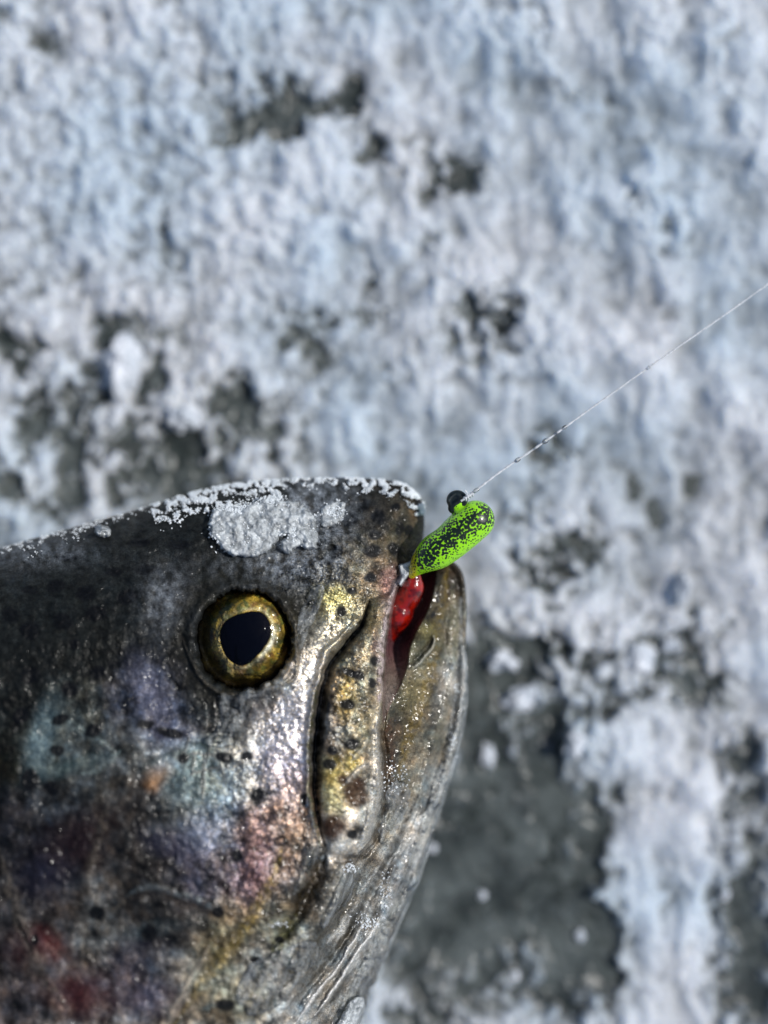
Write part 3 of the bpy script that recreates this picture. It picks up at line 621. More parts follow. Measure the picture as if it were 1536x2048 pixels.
        s.stroke([(925, 1380), (914, 1450), (892, 1530), (868, 1600), (836, 1680), (800, 1760), (760, 1830), (716, 1900), (660, 1985), (610, 2060)], 9, amp=0.08)
        s.stroke([(860, 1560), (820, 1650), (780, 1725), (735, 1810), (690, 1880), (620, 1975), (560, 2060)], 6, amp=-0.07)
        s.stroke([(836, 1720), (805, 1790), (770, 1850), (738, 1905), (700, 1960), (650, 2040)], 5, amp=-0.05)
        s.stroke([(762, 1832), (742, 1868), (705, 1920), (662, 1985), (630, 2030)], 3.2, amp=0.06, col=(225, 225, 222), alpha=.8, wet=1)  # highlight line painted bright along a throat fold
        s.stroke([(726, 1845), (702, 1890), (668, 1943), (622, 2000), (585, 2055)], 3.6, amp=0.06, col=(215, 215, 212), alpha=.8, wet=1)  # second painted highlight line on the throat
        s.stroke([(800, 1905), (770, 1960), (735, 2020), (710, 2060)], 6, amp=-0.04)
        s.stroke([(720, 1755), (690, 1815), (650, 1870), (600, 1930), (540, 2000)], 8, amp=-0.05, col=(70, 66, 55), alpha=.5)
        # tooth-like bump and wet crease in the lower jaw
        s.blob(848, 1258, 22, 20, 0, amp=0.12)
        s.stroke([(862, 1268), (858, 1288), (838, 1310), (824, 1330)], 4.5, amp=-0.07, col=(60, 60, 55), alpha=.6, wet=1)
        s.stroke([(868, 1272), (862, 1296), (842, 1320), (826, 1336)], 3, amp=0.035, col=(160, 160, 150), alpha=.7, wet=1)  # gloss along the crease painted as a pale line
        # gill cover and cheek relief
        s.stroke([(300, 1400), (260, 1500), (240, 1620), (280, 1760), (360, 1840), (470, 1880)], 30, amp=0.035)
        s.stroke([(380, 1420), (400, 1500), (450, 1600), (480, 1700), (470, 1800)], 22, amp=-0.03)
        # nostril pit
        s.blob(662, 1098, 8, 7, 0, amp=-0.06, col=(12, 12, 12), alpha=.7)
        # eye socket
        ex, ey = EYE; dx = U - ex; dy = V - ey
        r = np.hypot(dx / 1.0, dy / 1.05)
        H += 0.02 * np.exp(-((r - 112) / 26) ** 2) * (0.55 + 0.45 * np.sin(np.arctan2(dy, dx) * 1.0 + 0.5))
        H += 0.0 * r
        rw = r + 7 * gn(U / 17, V / 17, 44) + 3 * gn(U / 7, V / 7, 46)
        H += 0.075 * np.exp(-((rw - 107) / 9) ** 2)
        H -= 0.8 * sm(99, 84, rw)
        s.stroke([(588, 1250), (592, 1300), (593, 1335), (588, 1356), (570, 1366), (545, 1370)], 3.2, amp=0.05, col=(120, 115, 105), alpha=.6, wet=1)
        s.stroke([(362, 1262), (376, 1310), (398, 1350), (425, 1376), (452, 1388), (475, 1388)], 3.2, amp=0.045, col=(90, 85, 75), alpha=.5, wet=1)
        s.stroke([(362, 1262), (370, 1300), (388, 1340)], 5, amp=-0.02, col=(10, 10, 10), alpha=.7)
        # fine relief
        fine = s.fine
        H += (0.035 * fbm(u * 3, v * 3, 3, 81) + 0.012 * fbm(u * 12, v * 12, 3, 84, .6)) * fine
        back = sm(1240, 1080, V + 0.25 * (U - 300)) * fine
        wr = gn(u * 3.2 + v * 1.0, v * 15 + u * 4.5 + 1.6 * gn(u * 3, v * 3, 87), 88)
        H += 0.022 * wr * back
        # scale rows behind the head
        jw = sm(0.35, 1.0, s.low)
        streak = gn((u * 0.5 - v * .28) * 3, (u * .86 + v * .5) * 26, 91)
        H += 0.008 * streak * np.exp(-(((U - 800) / 120) ** 2 + ((V - 1700) / 330) ** 2)) * fine
        s.H = H

fu = axis_grid(-40, 946, 1.7, -3600, 1000, 1.13); fv = axis_grid(940, 2080, 1.7, 900, 6200, 1.13)
S = Surf(fu, fv)
def close_sheet(S, top=True, stepx=1):
    U = S.U[::stepx, ::stepx]; V = S.V[::stepx, ::stepx]; ins = S.ins[::stepx, ::stepx]
    ox = S.ox[::stepx, ::stepx]; oy = S.oy[::stepx, ::stepx]
    f = ins[:-1, :-1] | ins[1:, :-1] | ins[:-1, 1:] | ins[1:, 1:]
    uu = np.where(ins, U, ox); vv = np.where(ins, V, oy)
    zm = S.zmid[::stepx, ::stepx]
    if top: z = np.where(ins, S.Z[::stepx, ::stepx], zm)
    else: z = zm - (zm - 0.02) * 0 - np.where(ins, 1, 0) * np.minimum(S.T[::stepx, ::stepx] * 0.97, zm - 0.15) * S.prof[::stepx, ::stepx]
    q = grid_quads(*U.shape, keep=f)
    if not top: q = q[:, ::-1]
    used = np.unique(q); remap = np.full(U.size, -1); remap[used] = np.arange(len(used))
    s = scl(z); co = np.stack([(uu - 768) * s, (1024 - vv) * s, z], -1).reshape(-1, 3)[used]
    return co, remap[q], used
co1, q1, k1 = close_sheet(S)
co2, q2, k2 = close_sheet(S, False, 4)
me = np_mesh('trout', np.concatenate([co1, co2]), np.concatenate([q1, q2 + len(co1)]))
def cut(A, k, st): return A[::st, ::st].reshape(-1, *A.shape[2:])[k]
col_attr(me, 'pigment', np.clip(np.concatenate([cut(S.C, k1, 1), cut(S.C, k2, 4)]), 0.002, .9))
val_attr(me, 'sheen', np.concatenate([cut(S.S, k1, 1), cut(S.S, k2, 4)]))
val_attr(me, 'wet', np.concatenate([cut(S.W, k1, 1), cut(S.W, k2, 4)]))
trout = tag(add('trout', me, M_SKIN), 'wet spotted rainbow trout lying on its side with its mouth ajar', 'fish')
def skin_z(u, v):
    i = min(max(np.searchsorted(fu, u), 1), len(fu) - 1); j = min(max(np.searchsorted(fv, v), 1), len(fv) - 1)
    a = (u - fu[i - 1]) / (fu[i] - fu[i - 1]); b = (v - fv[j - 1]) / (fv[j] - fv[j - 1]); z = S.Z
    return float((z[j - 1, i - 1] * (1 - a) + z[j - 1, i] * a) * (1 - b) + (z[j, i - 1] * (1 - a) + z[j, i] * a) * b)
def skin_za(u, v):
    i = np.clip(np.searchsorted(fu, u), 1, len(fu) - 1); j = np.clip(np.searchsorted(fv, v), 1, len(fv) - 1)
    return S.Z[j, i]

# --- the eye: iris dome with the pupil set in it
ZE = 3.02
def eye_z(U, V):
    r = np.hypot(U - EYE[0], V - EYE[1]) / 105.0
    return ZE + 0.34 * np.sqrt(np.clip(1 - (r * 0.93) ** 2, 0, 1))
PUP = spline([(516, 1221), (534, 1232), (543, 1252), (541, 1277), (527, 1300), (508, 1320), (488, 1333), (464, 1327), (447, 1308), (438, 1280), (440, 1255), (456, 1236), (484, 1224)], 6, True)
RIM = spline([(470, 1177), (510, 1178), (546, 1192), (573, 1222), (585, 1262), (584, 1305), (573, 1332), (548, 1352), (515, 1373), (488, 1385), (455, 1388), (428, 1377), (404, 1351), (387, 1318), (379, 1285), (385, 1250), (402, 1214), (432, 1188)], 6, True)
eu = np.arange(364, 600, 1.7); ev = np.arange(1168, 1392, 1.7); EU, EV = np.meshgrid(eu, ev)
ins = inside(EU, EV, RIM); d, ox, oy, _, _ = seg_dist(EU, EV, RIM, True)
dp, _, _, _, _ = seg_dist(EU, EV, PUP, True); inp = inside(EU, EV, PUP); dp = np.where(inp, -dp, dp)
z = eye_z(EU, EV)
z += 0.02 * np.exp(-((dp - 16) / 9) ** 2) - 0.05 * sm(0, -8, dp) - 0.03 * np.exp(-((dp - 33) / 6) ** 2)
z += 0.015 * fbm(EU / 16, EV / 16, 2, 95)
z = np.where(ins, z - 0.16 * np.exp(-d / 9), ZE - 0.3)
ang = np.arctan2(EV - EYE[1], EU - EYE[0])
C = np.zeros(EU.shape + (3,)) + lin((150, 126, 50))
m = fbm(EU / 22, EV / 22, 4, 97, .65)[..., None] * 1.3
C = C * (1 - sm(-.1, .35, m)) + lin((95, 98, 45)) * sm(-.1, .35, m)
m = sm(0.05, .4, fbm(EU / 22, EV / 22, 3, 99))[..., None]; C = C * (1 - .7 * m) + lin((90, 50, 18)) * .7 * m
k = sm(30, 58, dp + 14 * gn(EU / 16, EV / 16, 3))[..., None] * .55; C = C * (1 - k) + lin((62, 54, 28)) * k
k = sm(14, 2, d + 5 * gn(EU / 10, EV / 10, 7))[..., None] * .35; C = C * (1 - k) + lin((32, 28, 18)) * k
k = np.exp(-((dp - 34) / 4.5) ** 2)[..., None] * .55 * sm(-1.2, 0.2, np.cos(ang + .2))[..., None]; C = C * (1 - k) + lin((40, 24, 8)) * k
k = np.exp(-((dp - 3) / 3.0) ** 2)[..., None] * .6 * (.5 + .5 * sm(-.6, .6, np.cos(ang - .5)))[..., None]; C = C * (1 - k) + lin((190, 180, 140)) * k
k = np.exp(-((dp - 17) / 5.0) ** 2)[..., None] * .8 * np.exp(-((ang + .75) / .75) ** 2)[..., None]; C = C * (1 - k) + lin((26, 18, 8)) * k
k = np.exp(-((dp - 32 - 4 * np.sin(ang * 3)) / 9) ** 2)[..., None] * .6 * sm(.0, .8, -np.cos(ang + .9))[..., None]; C = C * (1 - k) + lin((190, 165, 70)) * k
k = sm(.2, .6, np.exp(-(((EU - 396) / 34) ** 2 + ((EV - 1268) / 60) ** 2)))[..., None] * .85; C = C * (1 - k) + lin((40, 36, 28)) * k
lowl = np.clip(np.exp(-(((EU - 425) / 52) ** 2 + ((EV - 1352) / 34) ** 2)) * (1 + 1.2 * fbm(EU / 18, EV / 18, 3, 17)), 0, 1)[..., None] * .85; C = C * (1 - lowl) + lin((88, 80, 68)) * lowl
big = fbm(EU / 48, EV / 48, 2, 27)[..., None]; C = C * np.clip(1 + 1.5 * big, .3, 1.9)
k = np.exp(-((dp - 5) / 4.5) ** 2)[..., None] * .8 * np.exp(-((ang - .25) / .5) ** 2)[..., None]; C = C * (1 - k) + lin((225, 222, 205)) * k  # white specular crescent painted on the iris beside the pupil
k = np.exp(-(((EU - 480) / 60) ** 2 + ((EV - 1366) / 9) ** 2))[..., None] * .6; C = C * (1 - k) + lin((96, 66, 32)) * k
f = ins[:-1, :-1] | ins[1:, :-1] | ins[:-1, 1:] | ins[1:, 1:]
q = grid_quads(*EU.shape, keep=f); used = np.unique(q); rm = np.full(EU.size, -1); rm[used] = np.arange(len(used))
uu = np.where(ins, EU, ox); vv = np.where(ins, EV, oy); s_ = scl(z)
me = np_mesh('eye', np.stack([(uu - 768) * s_, (1024 - vv) * s_, z], -1).reshape(-1, 3)[used], rm[q])
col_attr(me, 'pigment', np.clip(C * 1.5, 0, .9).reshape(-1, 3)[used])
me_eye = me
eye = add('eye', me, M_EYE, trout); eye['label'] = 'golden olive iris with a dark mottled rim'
f = inp[:-1, :-1] | inp[1:, :-1] | inp[:-1, 1:] | inp[1:, 1:]
q = grid_quads(*EU.shape, keep=f); used = np.unique(q); rm = np.full(EU.size, -1); rm[used] = np.arange(len(used))
z = eye_z(EU, EV) - 0.02 + 0.05 * (1 - np.exp(np.minimum(dp, 0) / 8)); s_ = scl(z)
me = np_mesh('pupil', np.stack([(EU - 768) * s_, (1024 - EV) * s_, z], -1).reshape(-1, 3)[used], rm[q])
add('pupil', me, M_PUPIL, eye)
f = ins[:-1, :-1] | ins[1:, :-1] | ins[:-1, 1:] | ins[1:, 1:]
q = grid_quads(*EU.shape, keep=f); used = np.unique(q); rm = np.full(EU.size, -1); rm[used] = np.arange(len(used))
z = eye_z(EU, EV) + np.where(ins, .05 * sm(0, 45, d) - 0.16 * np.exp(-d / 9) + .012, -.15); s_ = scl(z)
me = np_mesh('cornea', np.stack([(uu - 768) * s_, (1024 - vv) * s_, z], -1).reshape(-1, 3)[used], rm[q])
add('cornea', me, M_CORNEA, eye)

# ------------------------------------------------------------------ little shapes
def rand_rot(r):
    a, b, c = r.uniform(0, 2 * np.pi, 3)
    ca, sa, cb, sb, cc, sc = np.cos(a), np.sin(a), np.cos(b), np.sin(b), np.cos(c), np.sin(c)
    return np.array([[cb * cc, -cb * sc, sb], [sa * sb * cc + ca * sc, ca * cc - sa * sb * sc, -sa * cb], [sa * sc - ca * sb * cc, sa * cc + ca * sb * sc, ca * cb]])
OCT_V = np.array([(1, 0, 0), (-1, 0, 0), (0, 1, 0), (0, -1, 0), (0, 0, 1), (0, 0, -1)], float)
OCT_F = np.array([(0, 2, 4), (2, 1, 4), (1, 3, 4), (3, 0, 4), (2, 0, 5), (1, 2, 5), (3, 1, 5), (0, 3, 5)])
def crystals(name, pts, sizes, r, stretch=1.6):
    """many sharp little ice grains in one mesh"""
    vs_, fs = [], []
    for i, (p, sz) in enumerate(zip(pts, sizes)):
        sh = OCT_V * (sz * np.array([1, r.uniform(.5, 1), r.uniform(.5, stretch)])) * r.uniform(.7, 1.3, (6, 1))
        vs_.append(sh @ rand_rot(r).T + np.array(p)); fs.append(OCT_F + 6 * i)
    return np_mesh(name, np.concatenate(vs_), np.concatenate(fs), smooth=False)
def lump(name, c, rad, seed, mat, sub=4, rough=.35, freq=1.8):
    """an irregular clump: a displaced sphere"""
    import bmesh
    bm = bmesh.new(); bmesh.ops.create_icosphere(bm, subdivisions=sub, radius=1.0)
    co = np.array([v.co[:] for v in bm.verts])
    n = fbm(co[:, 0] * freq + co[:, 2] * .7, co[:, 1] * freq - co[:, 2] * .9, 4, seed, .6)
    co = co * (1 + rough * n)[:, None] * np.array(rad)
    for v, p in zip(bm.verts, co): v.co = p
    for f in bm.faces: f.smooth = True
    me = bpy.data.meshes.new(name); bm.to_mesh(me); bm.free()
    o = add(name, me, mat); o.location = c
    return o

# ------------------------------------------------------------------ frost and ice on the head
FLK = [(430, 1016), (416, 1045), (420, 1070), (436, 1086), (446, 1102), (462, 1109), (490, 1115), (520, 1112), (536, 1100), (550, 1086), (566, 1072), (574, 1070), (562, 1084), (560, 1096), (572, 1107), (588, 1103), (598, 1092), (612, 1098), (630, 1096), (637, 1078), (632, 1050), (627, 1030), (610, 1015), (588, 1003), (558, 1001), (540, 998), (530, 991), (515, 1001), (490, 1009), (460, 1014), (445, 1016)]
def flake_in(x, y): return bool(inside(np.array([x]), np.array([y]), np.array(FLK, float))[0])
def frost_band(curve, w, n, lo, hi, r, lift=0.0, inside_only=True, power=1.0):
    P = spline(curve, 10); seg = np.linalg.norm(np.diff(P, axis=0), axis=1); cs = np.concatenate([[0], np.cumsum(seg)])
    pts, sz = [], []
    while len(pts) < n:
        t = r.uniform(0, cs[-1]); i = min(np.searchsorted(cs, t), len(P) - 1); i = max(i, 1)
        a = (t - cs[i - 1]) / max(seg[i - 1], 1e-6); p = P[i - 1] * (1 - a) + P[i] * a
        tn = (P[i] - P[i - 1]) / max(seg[i - 1], 1e-6); nn = np.array([-tn[1], tn[0]])
        off = abs(r.normal(0, w)) * (0.4 + 1.6 * abs(gn(np.array([p[0] / 70.0]), np.array([p[1] / 70.0]), 4)[0]) * 2)
        qq = p + nn * off; dens = 0.42 + 2.2 * fbm(np.array([qq[0] / 17.0]), np.array([qq[1] / 13.0]), 2, 12)[0] - off * .006
        if r.rand() > dens: continue
        q = p + nn * off
        z = skin_z(*q); s = r.uniform(lo, hi) * (1.0 if r.rand() > .1 else 1.6)
        if not inside(np.array([q[0]]), np.array([q[1]]), OUT)[0]: z = 2.3
        pts.append(at(q[0], q[1], z + lift * r.rand() + s * .3)); sz.append(s)
    return pts, sz
r = np.random.RandomState(11)
P_, S_ = [], []
for args in [([(300, 1010), (400, 980), (500, 962), (560, 958)], 17, 8500, .004, .013, .05), ([(690, 955), (780, 960), (822, 976), (846, 1004), (850, 1030)], 12, 5200, .004, .014, .07),
             ([(0, 1096), (100, 1067), (300, 1011)], 8, 500, .006, .014, .0), ([(560, 957), (690, 955)], 7, 350, .008, .018, .02), ([(330, 1030), (400, 1010), (470, 1000)], 8, 350, .008, .018, .01)]:
    p, s = frost_band(*args[:5], r, lift=args[5]); P_ += p; S_ += s
for (cx, cy, rx, ry, n) in [(480, 1020, 40, 14, 420), (540, 1000, 30, 10, 220), (430, 1050, 8, 26, 90), (500, 1060, 70, 36, 260), (600, 1060, 28, 30, 160), (665, 1025, 22, 18, 160), (907, 1483, 6, 16, 60), (914, 1375, 5, 22, 40), (790, 1560, 22, 26, 70), (735, 1845, 26, 18, 90), (770, 1790, 12, 40, 70), (560, 1850, 18, 6, 20), (548, 1950, 6, 6, 14), (700, 1735, 16, 12, 50)]:  # jaw and throat clusters are added to stand in for specular glints
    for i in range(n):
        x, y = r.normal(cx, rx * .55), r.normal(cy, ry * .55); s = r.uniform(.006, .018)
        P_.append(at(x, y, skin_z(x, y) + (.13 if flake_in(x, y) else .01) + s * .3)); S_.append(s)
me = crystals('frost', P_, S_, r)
tag(add('frost', me, M_FROST), 'fringe of fine white frost along the back and snout of the trout, plus crystals added as glints on the jaw and throat', 'frost', kind='stuff')
P_, S_ = [], []
for (cx, cy, rx, ry, n) in [(610, 1150, 55, 30, 300), (660, 1060, 40, 60, 200), (600, 1180, 60, 25, 80), (560, 1130, 60, 40, 120), (640, 1110, 40, 40, 160), (820, 1130, 14, 30, 50), (800, 1500, 70, 160, 90), (500, 1300, 60, 60, 14), (90, 1110, 80, 20, 140), (484, 1326, 22, 9, 40), (552, 1300, 14, 20, 16), (470, 1390, 30, 10, 30), (455, 1440, 26, 26, 60), (800, 1640, 40, 60, 60), (250, 1500, 220, 200, 14)]:  # cluster right of the pupil is added for highlights on the eye
    for i in range(n):
        x, y = r.normal(cx, rx * .55), r.normal(cy, ry * .55)
        if not inside(np.array([x]), np.array([y]), OUT)[0]: continue
        s = r.uniform(.004, .012); P_.append(at(x, y, max(skin_z(x, y), float(eye_z(x, y)) if math.hypot(x - 487, y - 1280) < 95 else 0) + s * .4)); S_.append(s)
me = crystals('ice_grains', P_, S_, r, 3.0)
tag(add('ice_grains', me, M_WATER), 'glittering clear ice grains scattered over the trout head', 'ice grains', kind='stuff')

def slab(name, outline, thick, mat, jag=3.0, seed=0, base=None, bump=.35, step=1.7):
    P = spline(outline, 6, True)
    t = np.arange(len(P)); nj = gn(P[:, 0] / 7.0, P[:, 1] / 7.0, seed) * jag + gn(P[:, 0] / 3.0, P[:, 1] / 3.0, seed + 2) * jag * .5
    c = P.mean(0); dirv = (P - c) / np.linalg.norm(P - c, axis=1)[:, None]; P = P + dirv * nj[:, None]
    us = np.arange(P[:, 0].min() - 4, P[:, 0].max() + 4, step); vs_ = np.arange(P[:, 1].min() - 4, P[:, 1].max() + 4, step)
    A, B = np.meshgrid(us, vs_); ins = inside(A, B, P); d, ox, oy, _, _ = seg_dist(A, B, P, True)
    uu = np.where(ins, A, ox); vv = np.where(ins, B, oy)
    zb = base(uu, vv)
    prof = np.where(ins, np.sqrt(1 - np.clip(1 - d / 7, 0, 1) ** 2), 0)
    n = fbm(A / 24, B / 24, 4, seed + 5, .62)
    zt = zb + thick * prof * (1 + bump * 2 * n)
    f = ins[:-1, :-1] | ins[1:, :-1] | ins[:-1, 1:] | ins[1:, 1:]
    q = grid_quads(*A.shape, keep=f); used = np.unique(q); rm = np.full(A.size, -1); rm[used] = np.arange(len(used)); N = len(used)
    def pts(z): s = scl(z); return np.stack([(uu - 768) * s, (1024 - vv) * s, z], -1).reshape(-1, 3)[used]
    me = np_mesh(name, np.concatenate([pts(zt), pts(zb - .01)]), np.concatenate([rm[q], rm[q][:, ::-1] + N]))
    return recentre(add(name, me, mat))
from functools import partial
flk = slab('ice_flake', [(430, 1016), (416, 1045), (420, 1070), (436, 1086), (446, 1102), (462, 1109), (490, 1115), (520, 1112), (536, 1100), (550, 1086), (566, 1072), (574, 1070), (562, 1084), (560, 1096), (572, 1107), (588, 1103), (598, 1092), (612, 1098), (630, 1096), (637, 1078), (632, 1050), (627, 1030), (610, 1015), (588, 1003), (558, 1001), (540, 998), (530, 991), (515, 1001), (490, 1009), (460, 1014), (445, 1016)],
           .16, M_FLAKE, 9, 3, lambda u, v: skin_za(u, v) - .01, bump=.2)
tag(flk, 'large two lobed flake of cloudy ice stuck to the forehead above the eye', 'ice flake')
ib = slab('ice_bead', [(190, 1058), (196, 1050), (208, 1050), (220, 1056), (222, 1066), (216, 1074), (204, 1075), (192, 1070)], .15, M_FLAKE, 2.5, 9, lambda u, v: skin_za(u, v) - .01, bump=.8)
tag(ib, 'small clear ice bead frozen to the dark back of the trout', 'ice bead')
sl_ = slab('slush', [(830, 1100), (822, 1120), (808, 1128), (797, 1130), (800, 1150), (797, 1168), (806, 1172), (816, 1160), (826, 1140), (838, 1118), (840, 1104)], .10, M_FLAKE, 2, 12, lambda u, v: skin_za(u - 6, v) + .0 * u)
tag(sl_, 'grey melting slush clinging to the upper lip by the lure', 'slush')
pale = slab('ice_skin', [(520 + 160, 1003), (690, 1010), (684, 1040), (668, 1050), (645, 1052), (640, 1030), (648, 1010)], .05, M_FLAKE, 5, 15, lambda u, v: skin_za(u, v) - .012, bump=.9)
tag(pale, 'thin grey crust of ice beside the large flake on the snout', 'ice crust')

chip = slab('ice_chip', [(722, 1992), (730, 2010), (718, 2040), (700, 2075), (672, 2085), (668, 2060), (684, 2030), (700, 2002)], .14, M_FLAKE, 3, 21, lambda u, v: skin_za(u - 8, v) - .02, bump=.6)
tag(chip, 'white ice chip on the throat at the bottom edge of the photo', 'ice chip')
print('EYEZ', [round(skin_z(*p), 2) for p in ((487, 1150), (620, 1280), (487, 1410), (360, 1280), (150, 1700), (700, 1500), (900, 1300), (850, 1200))])
FILMS = [
    ([(922, 1290), (936, 1330), (934, 1420), (918, 1500), (893, 1590), (862, 1690), (838, 1765), (800, 1850), (770, 1925), (742, 1995), (715, 2075), (650, 2080), (700, 1975), (740, 1890), (775, 1820), (806, 1750), (838, 1660), (866, 1570), (890, 1490), (905, 1400)], .035, 'clear melting ice glaze along the outer edge of the lower jaw and throat'),
    ([(438, 1386), (470, 1392), (503, 1376), (506, 1408), (494, 1436), (476, 1462), (458, 1492), (424, 1494), (408, 1480), (428, 1462), (440, 1436), (436, 1408)], .05, 'wet puddle of meltwater under the trout eye'),
    ([(614, 1590), (626, 1620), (640, 1680), (646, 1706), (630, 1730), (616, 1748), (604, 1735), (606, 1690), (610, 1640)], .04, 'bright streak of meltwater at the lower end of the cheek groove'),
    ([(772, 1580), (800, 1560), (822, 1585), (812, 1625), (790, 1665), (764, 1690), (756, 1660), (770, 1620)], .03, 'patch of meltwater right of the rounded end of the upper jaw'),
    ([(690, 1745), (708, 1755), (704, 1790), (690, 1812), (668, 1830), (650, 1856), (640, 1846), (656, 1810), (672, 1776)], .035, 'pale wet film peeling below the rounded end of the upper jaw'),
    ([(620, 1180), (648, 1170), (640, 1215), (618, 1262), (602, 1300), (594, 1270), (600, 1225)], .03, 'wet film in the dark hollow in front of the eye'),
    ([(500, 1930), (560, 1900), (620, 1880), (640, 1910), (600, 1960), (560, 2010), (500, 2030), (470, 1990)], .03, 'broad meltwater sheen on the throat near the bottom edge')]
for i, (pl, th, lab) in enumerate(FILMS):
    o = slab('meltwater', pl, th, M_FILM, 4, 70 + i, lambda u, v: skin_za(u, v) + .004, bump=.9)
    tag(o, lab, 'meltwater', 'meltwater films on the trout head')
# water drops around the eye
for i, (x, y, rx, ry, lab) in enumerate([(478, 1402, 18, 20, 'large clear water bubble hanging under the trout eye'), (457, 1432, 12, 16, 'clear water drop running down below the eye bubble'), (436, 1478, 13, 9, 'lowest clear water drop on the cheek below the eye'), (448, 1404, 8, 10, 'small water drop left of the large eye bubble'),
                                         (563, 1682, 14, 10, 'flat clear water drop on the gold seam of the cheek'), (572, 1790, 5, 12, 'narrow water drop below the gold seam'), (470, 1460, 7, 7, 'tiny water drop between the drops below the eye'), (618, 1712, 9, 26, 'long water drop added for the bright glint at the lower end of the cheek groove')]):  # last drop is added to give the white glint beside the groove
    z = skin_z(x, y); s = scl(z)
    o = lump('water_drop', at(x, y, z - .01), (rx * s, ry * s, .10), 20 + i, M_WATER, 4, .12, 1.2)
    tag(o, lab, 'water drop', 'water drops on the trout head')

# ------------------------------------------------------------------ the lure, its bait, the line
def tube_mesh(bmv, bmf, pts, rad, seg=20):
    """append a capped tube; pts Nx3, rad N"""
    P = np.array(pts, float); off = len(bmv)
    T = np.gradient(P, axis=0); T /= np.linalg.norm(T, axis=1)[:, None]
    up = np.array([0.1, 0.2, 1.0])
    for i, (p, t, rr) in enumerate(zip(P, T, rad)):
        a = np.cross(t, up); a /= np.linalg.norm(a); b = np.cross(t, a)
        for k in range(seg):
            w = 2 * np.pi * k / seg; bmv.append(p + rr * (a * np.cos(w) + b * np.sin(w)))
    for i in range(len(P) - 1):
        for k in range(seg):
            k2 = (k + 1) % seg; bmf.append((off + i * seg + k, off + i * seg + k2, off + (i + 1) * seg + k2, off + (i + 1) * seg + k))
    for end in (0, len(P) - 1):
        c = len(bmv); bmv.append(P[end])
        for k in range(seg):
            k2 = (k + 1) % seg; f = (off + end * seg + k, off + end * seg + k2, c); bmf.append(f if end else f[::-1])
def cap(rad, n=6):
    return rad
def sweep(px, n=10, grow=1.14):
    """px rows: u, v, z, radius in px -> dense points and radii in cm with rounded ends"""
    A = spline(px, n); pts, rr = [], []
    c = np.array([at(*a[:3]) for a in A]); ra = A[:, 3] * scl(3.1)
    t0 = c[0] - c[1]; t0 /= np.linalg.norm(t0); t1 = c[-1] - c[-2]; t1 /= np.linalg.norm(t1); ra = ra * grow
    for k in range(7, 0, -1):
        w = k / 7 * np.pi / 2 * .98; pts.append(c[0] + t0 * ra[0] * np.sin(w)); rr.append(ra[0] * np.cos(w))
    pts += list(c); rr += list(ra)
    for k in range(1, 8):
        w = k / 7 * np.pi / 2 * .98; pts.append(c[-1] + t1 * ra[-1] * np.sin(w)); rr.append(ra[-1] * np.cos(w))
    return pts, rr
def fuse(name, v, f, voxel, smooth_it, mat, parent=None):
    me = bpy.data.meshes.new(name); me.from_pydata([tuple(x) for x in v], [], f); me.update()
    o = add(name, me, None)
    m = o.modifiers.new('r', 'REMESH'); m.mode = 'VOXEL'; m.voxel_size = voxel; m.use_smooth_shade = True
    m = o.modifiers.new('s', 'SMOOTH'); m.iterations = smooth_it; m.factor = .5
    dg = bpy.context.evaluated_depsgraph_get(); me2 = bpy.data.meshes.new_from_object(o.evaluated_get(dg))
    o.modifiers.clear(); o.data = me2; me2.name = name; bpy.data.meshes.remove(me)
    me2.materials.clear(); me2.materials.append(mat)
    for p in me2.polygons: p.use_smooth = True
    if parent: o.parent = parent; o.matrix_parent_inverse = parent.matrix_world.inverted()
    return o
lure = empty('fishing_lure', at(900, 1080, 2.9)); bpy.context.view_layer.update()
tag(lure, 'small lime green fishing lure with black speckles held in the trout mouth', 'fishing lure')
LZ = 2.98
v, f = [], []
tube_mesh(v, f, *sweep([(950, 1040, LZ, 35), (925, 1062, LZ, 35), (898, 1086, LZ, 33), (870, 1105, LZ - .02, 32), (850, 1120, LZ - .05, 25), (834, 1136, LZ - .1, 15), (824, 1150, LZ - .15, 7)]), 28)
tube_mesh(v, f, *sweep([(948, 1036, LZ, 20), (930, 1024, LZ, 17), (916, 1012, LZ, 15)]), 22)
tube_mesh(v, f, *sweep([(942, 1050, LZ, 30), (915, 1062, LZ, 26), (885, 1085, LZ, 24)]), 22)
body = fuse('lure_body', v, f, .011, 14, M_LURE, lure)
n = len(body.data.vertices); c = np.empty(n * 3, np.float32); body.data.vertices.foreach_get('co', c); c = c.reshape(-1, 3)
up_ = c[:, 0] / np.array(scl(c[:, 2])) + 768; vp_ = 1024 - c[:, 1] / np.array(scl(c[:, 2]))
d, _, _, t, _ = seg_dist(up_, vp_, np.array([(972, 1030), (930, 1052), (895, 1078), (862, 1102), (850, 1118)], float), False)
sp = np.exp(-(d / 22) ** 2) * sm(LZ - .05, LZ + .12, c[:, 2]) + .3 * np.exp(-(d / 34) ** 2)
sp = np.clip(sp + .35 * gn(up_ / 14, vp_ / 14, 5), 0, 1)
val_attr(body.data, 'speck', sp); val_attr(body.data, 'tail', sm(840, 826, up_))
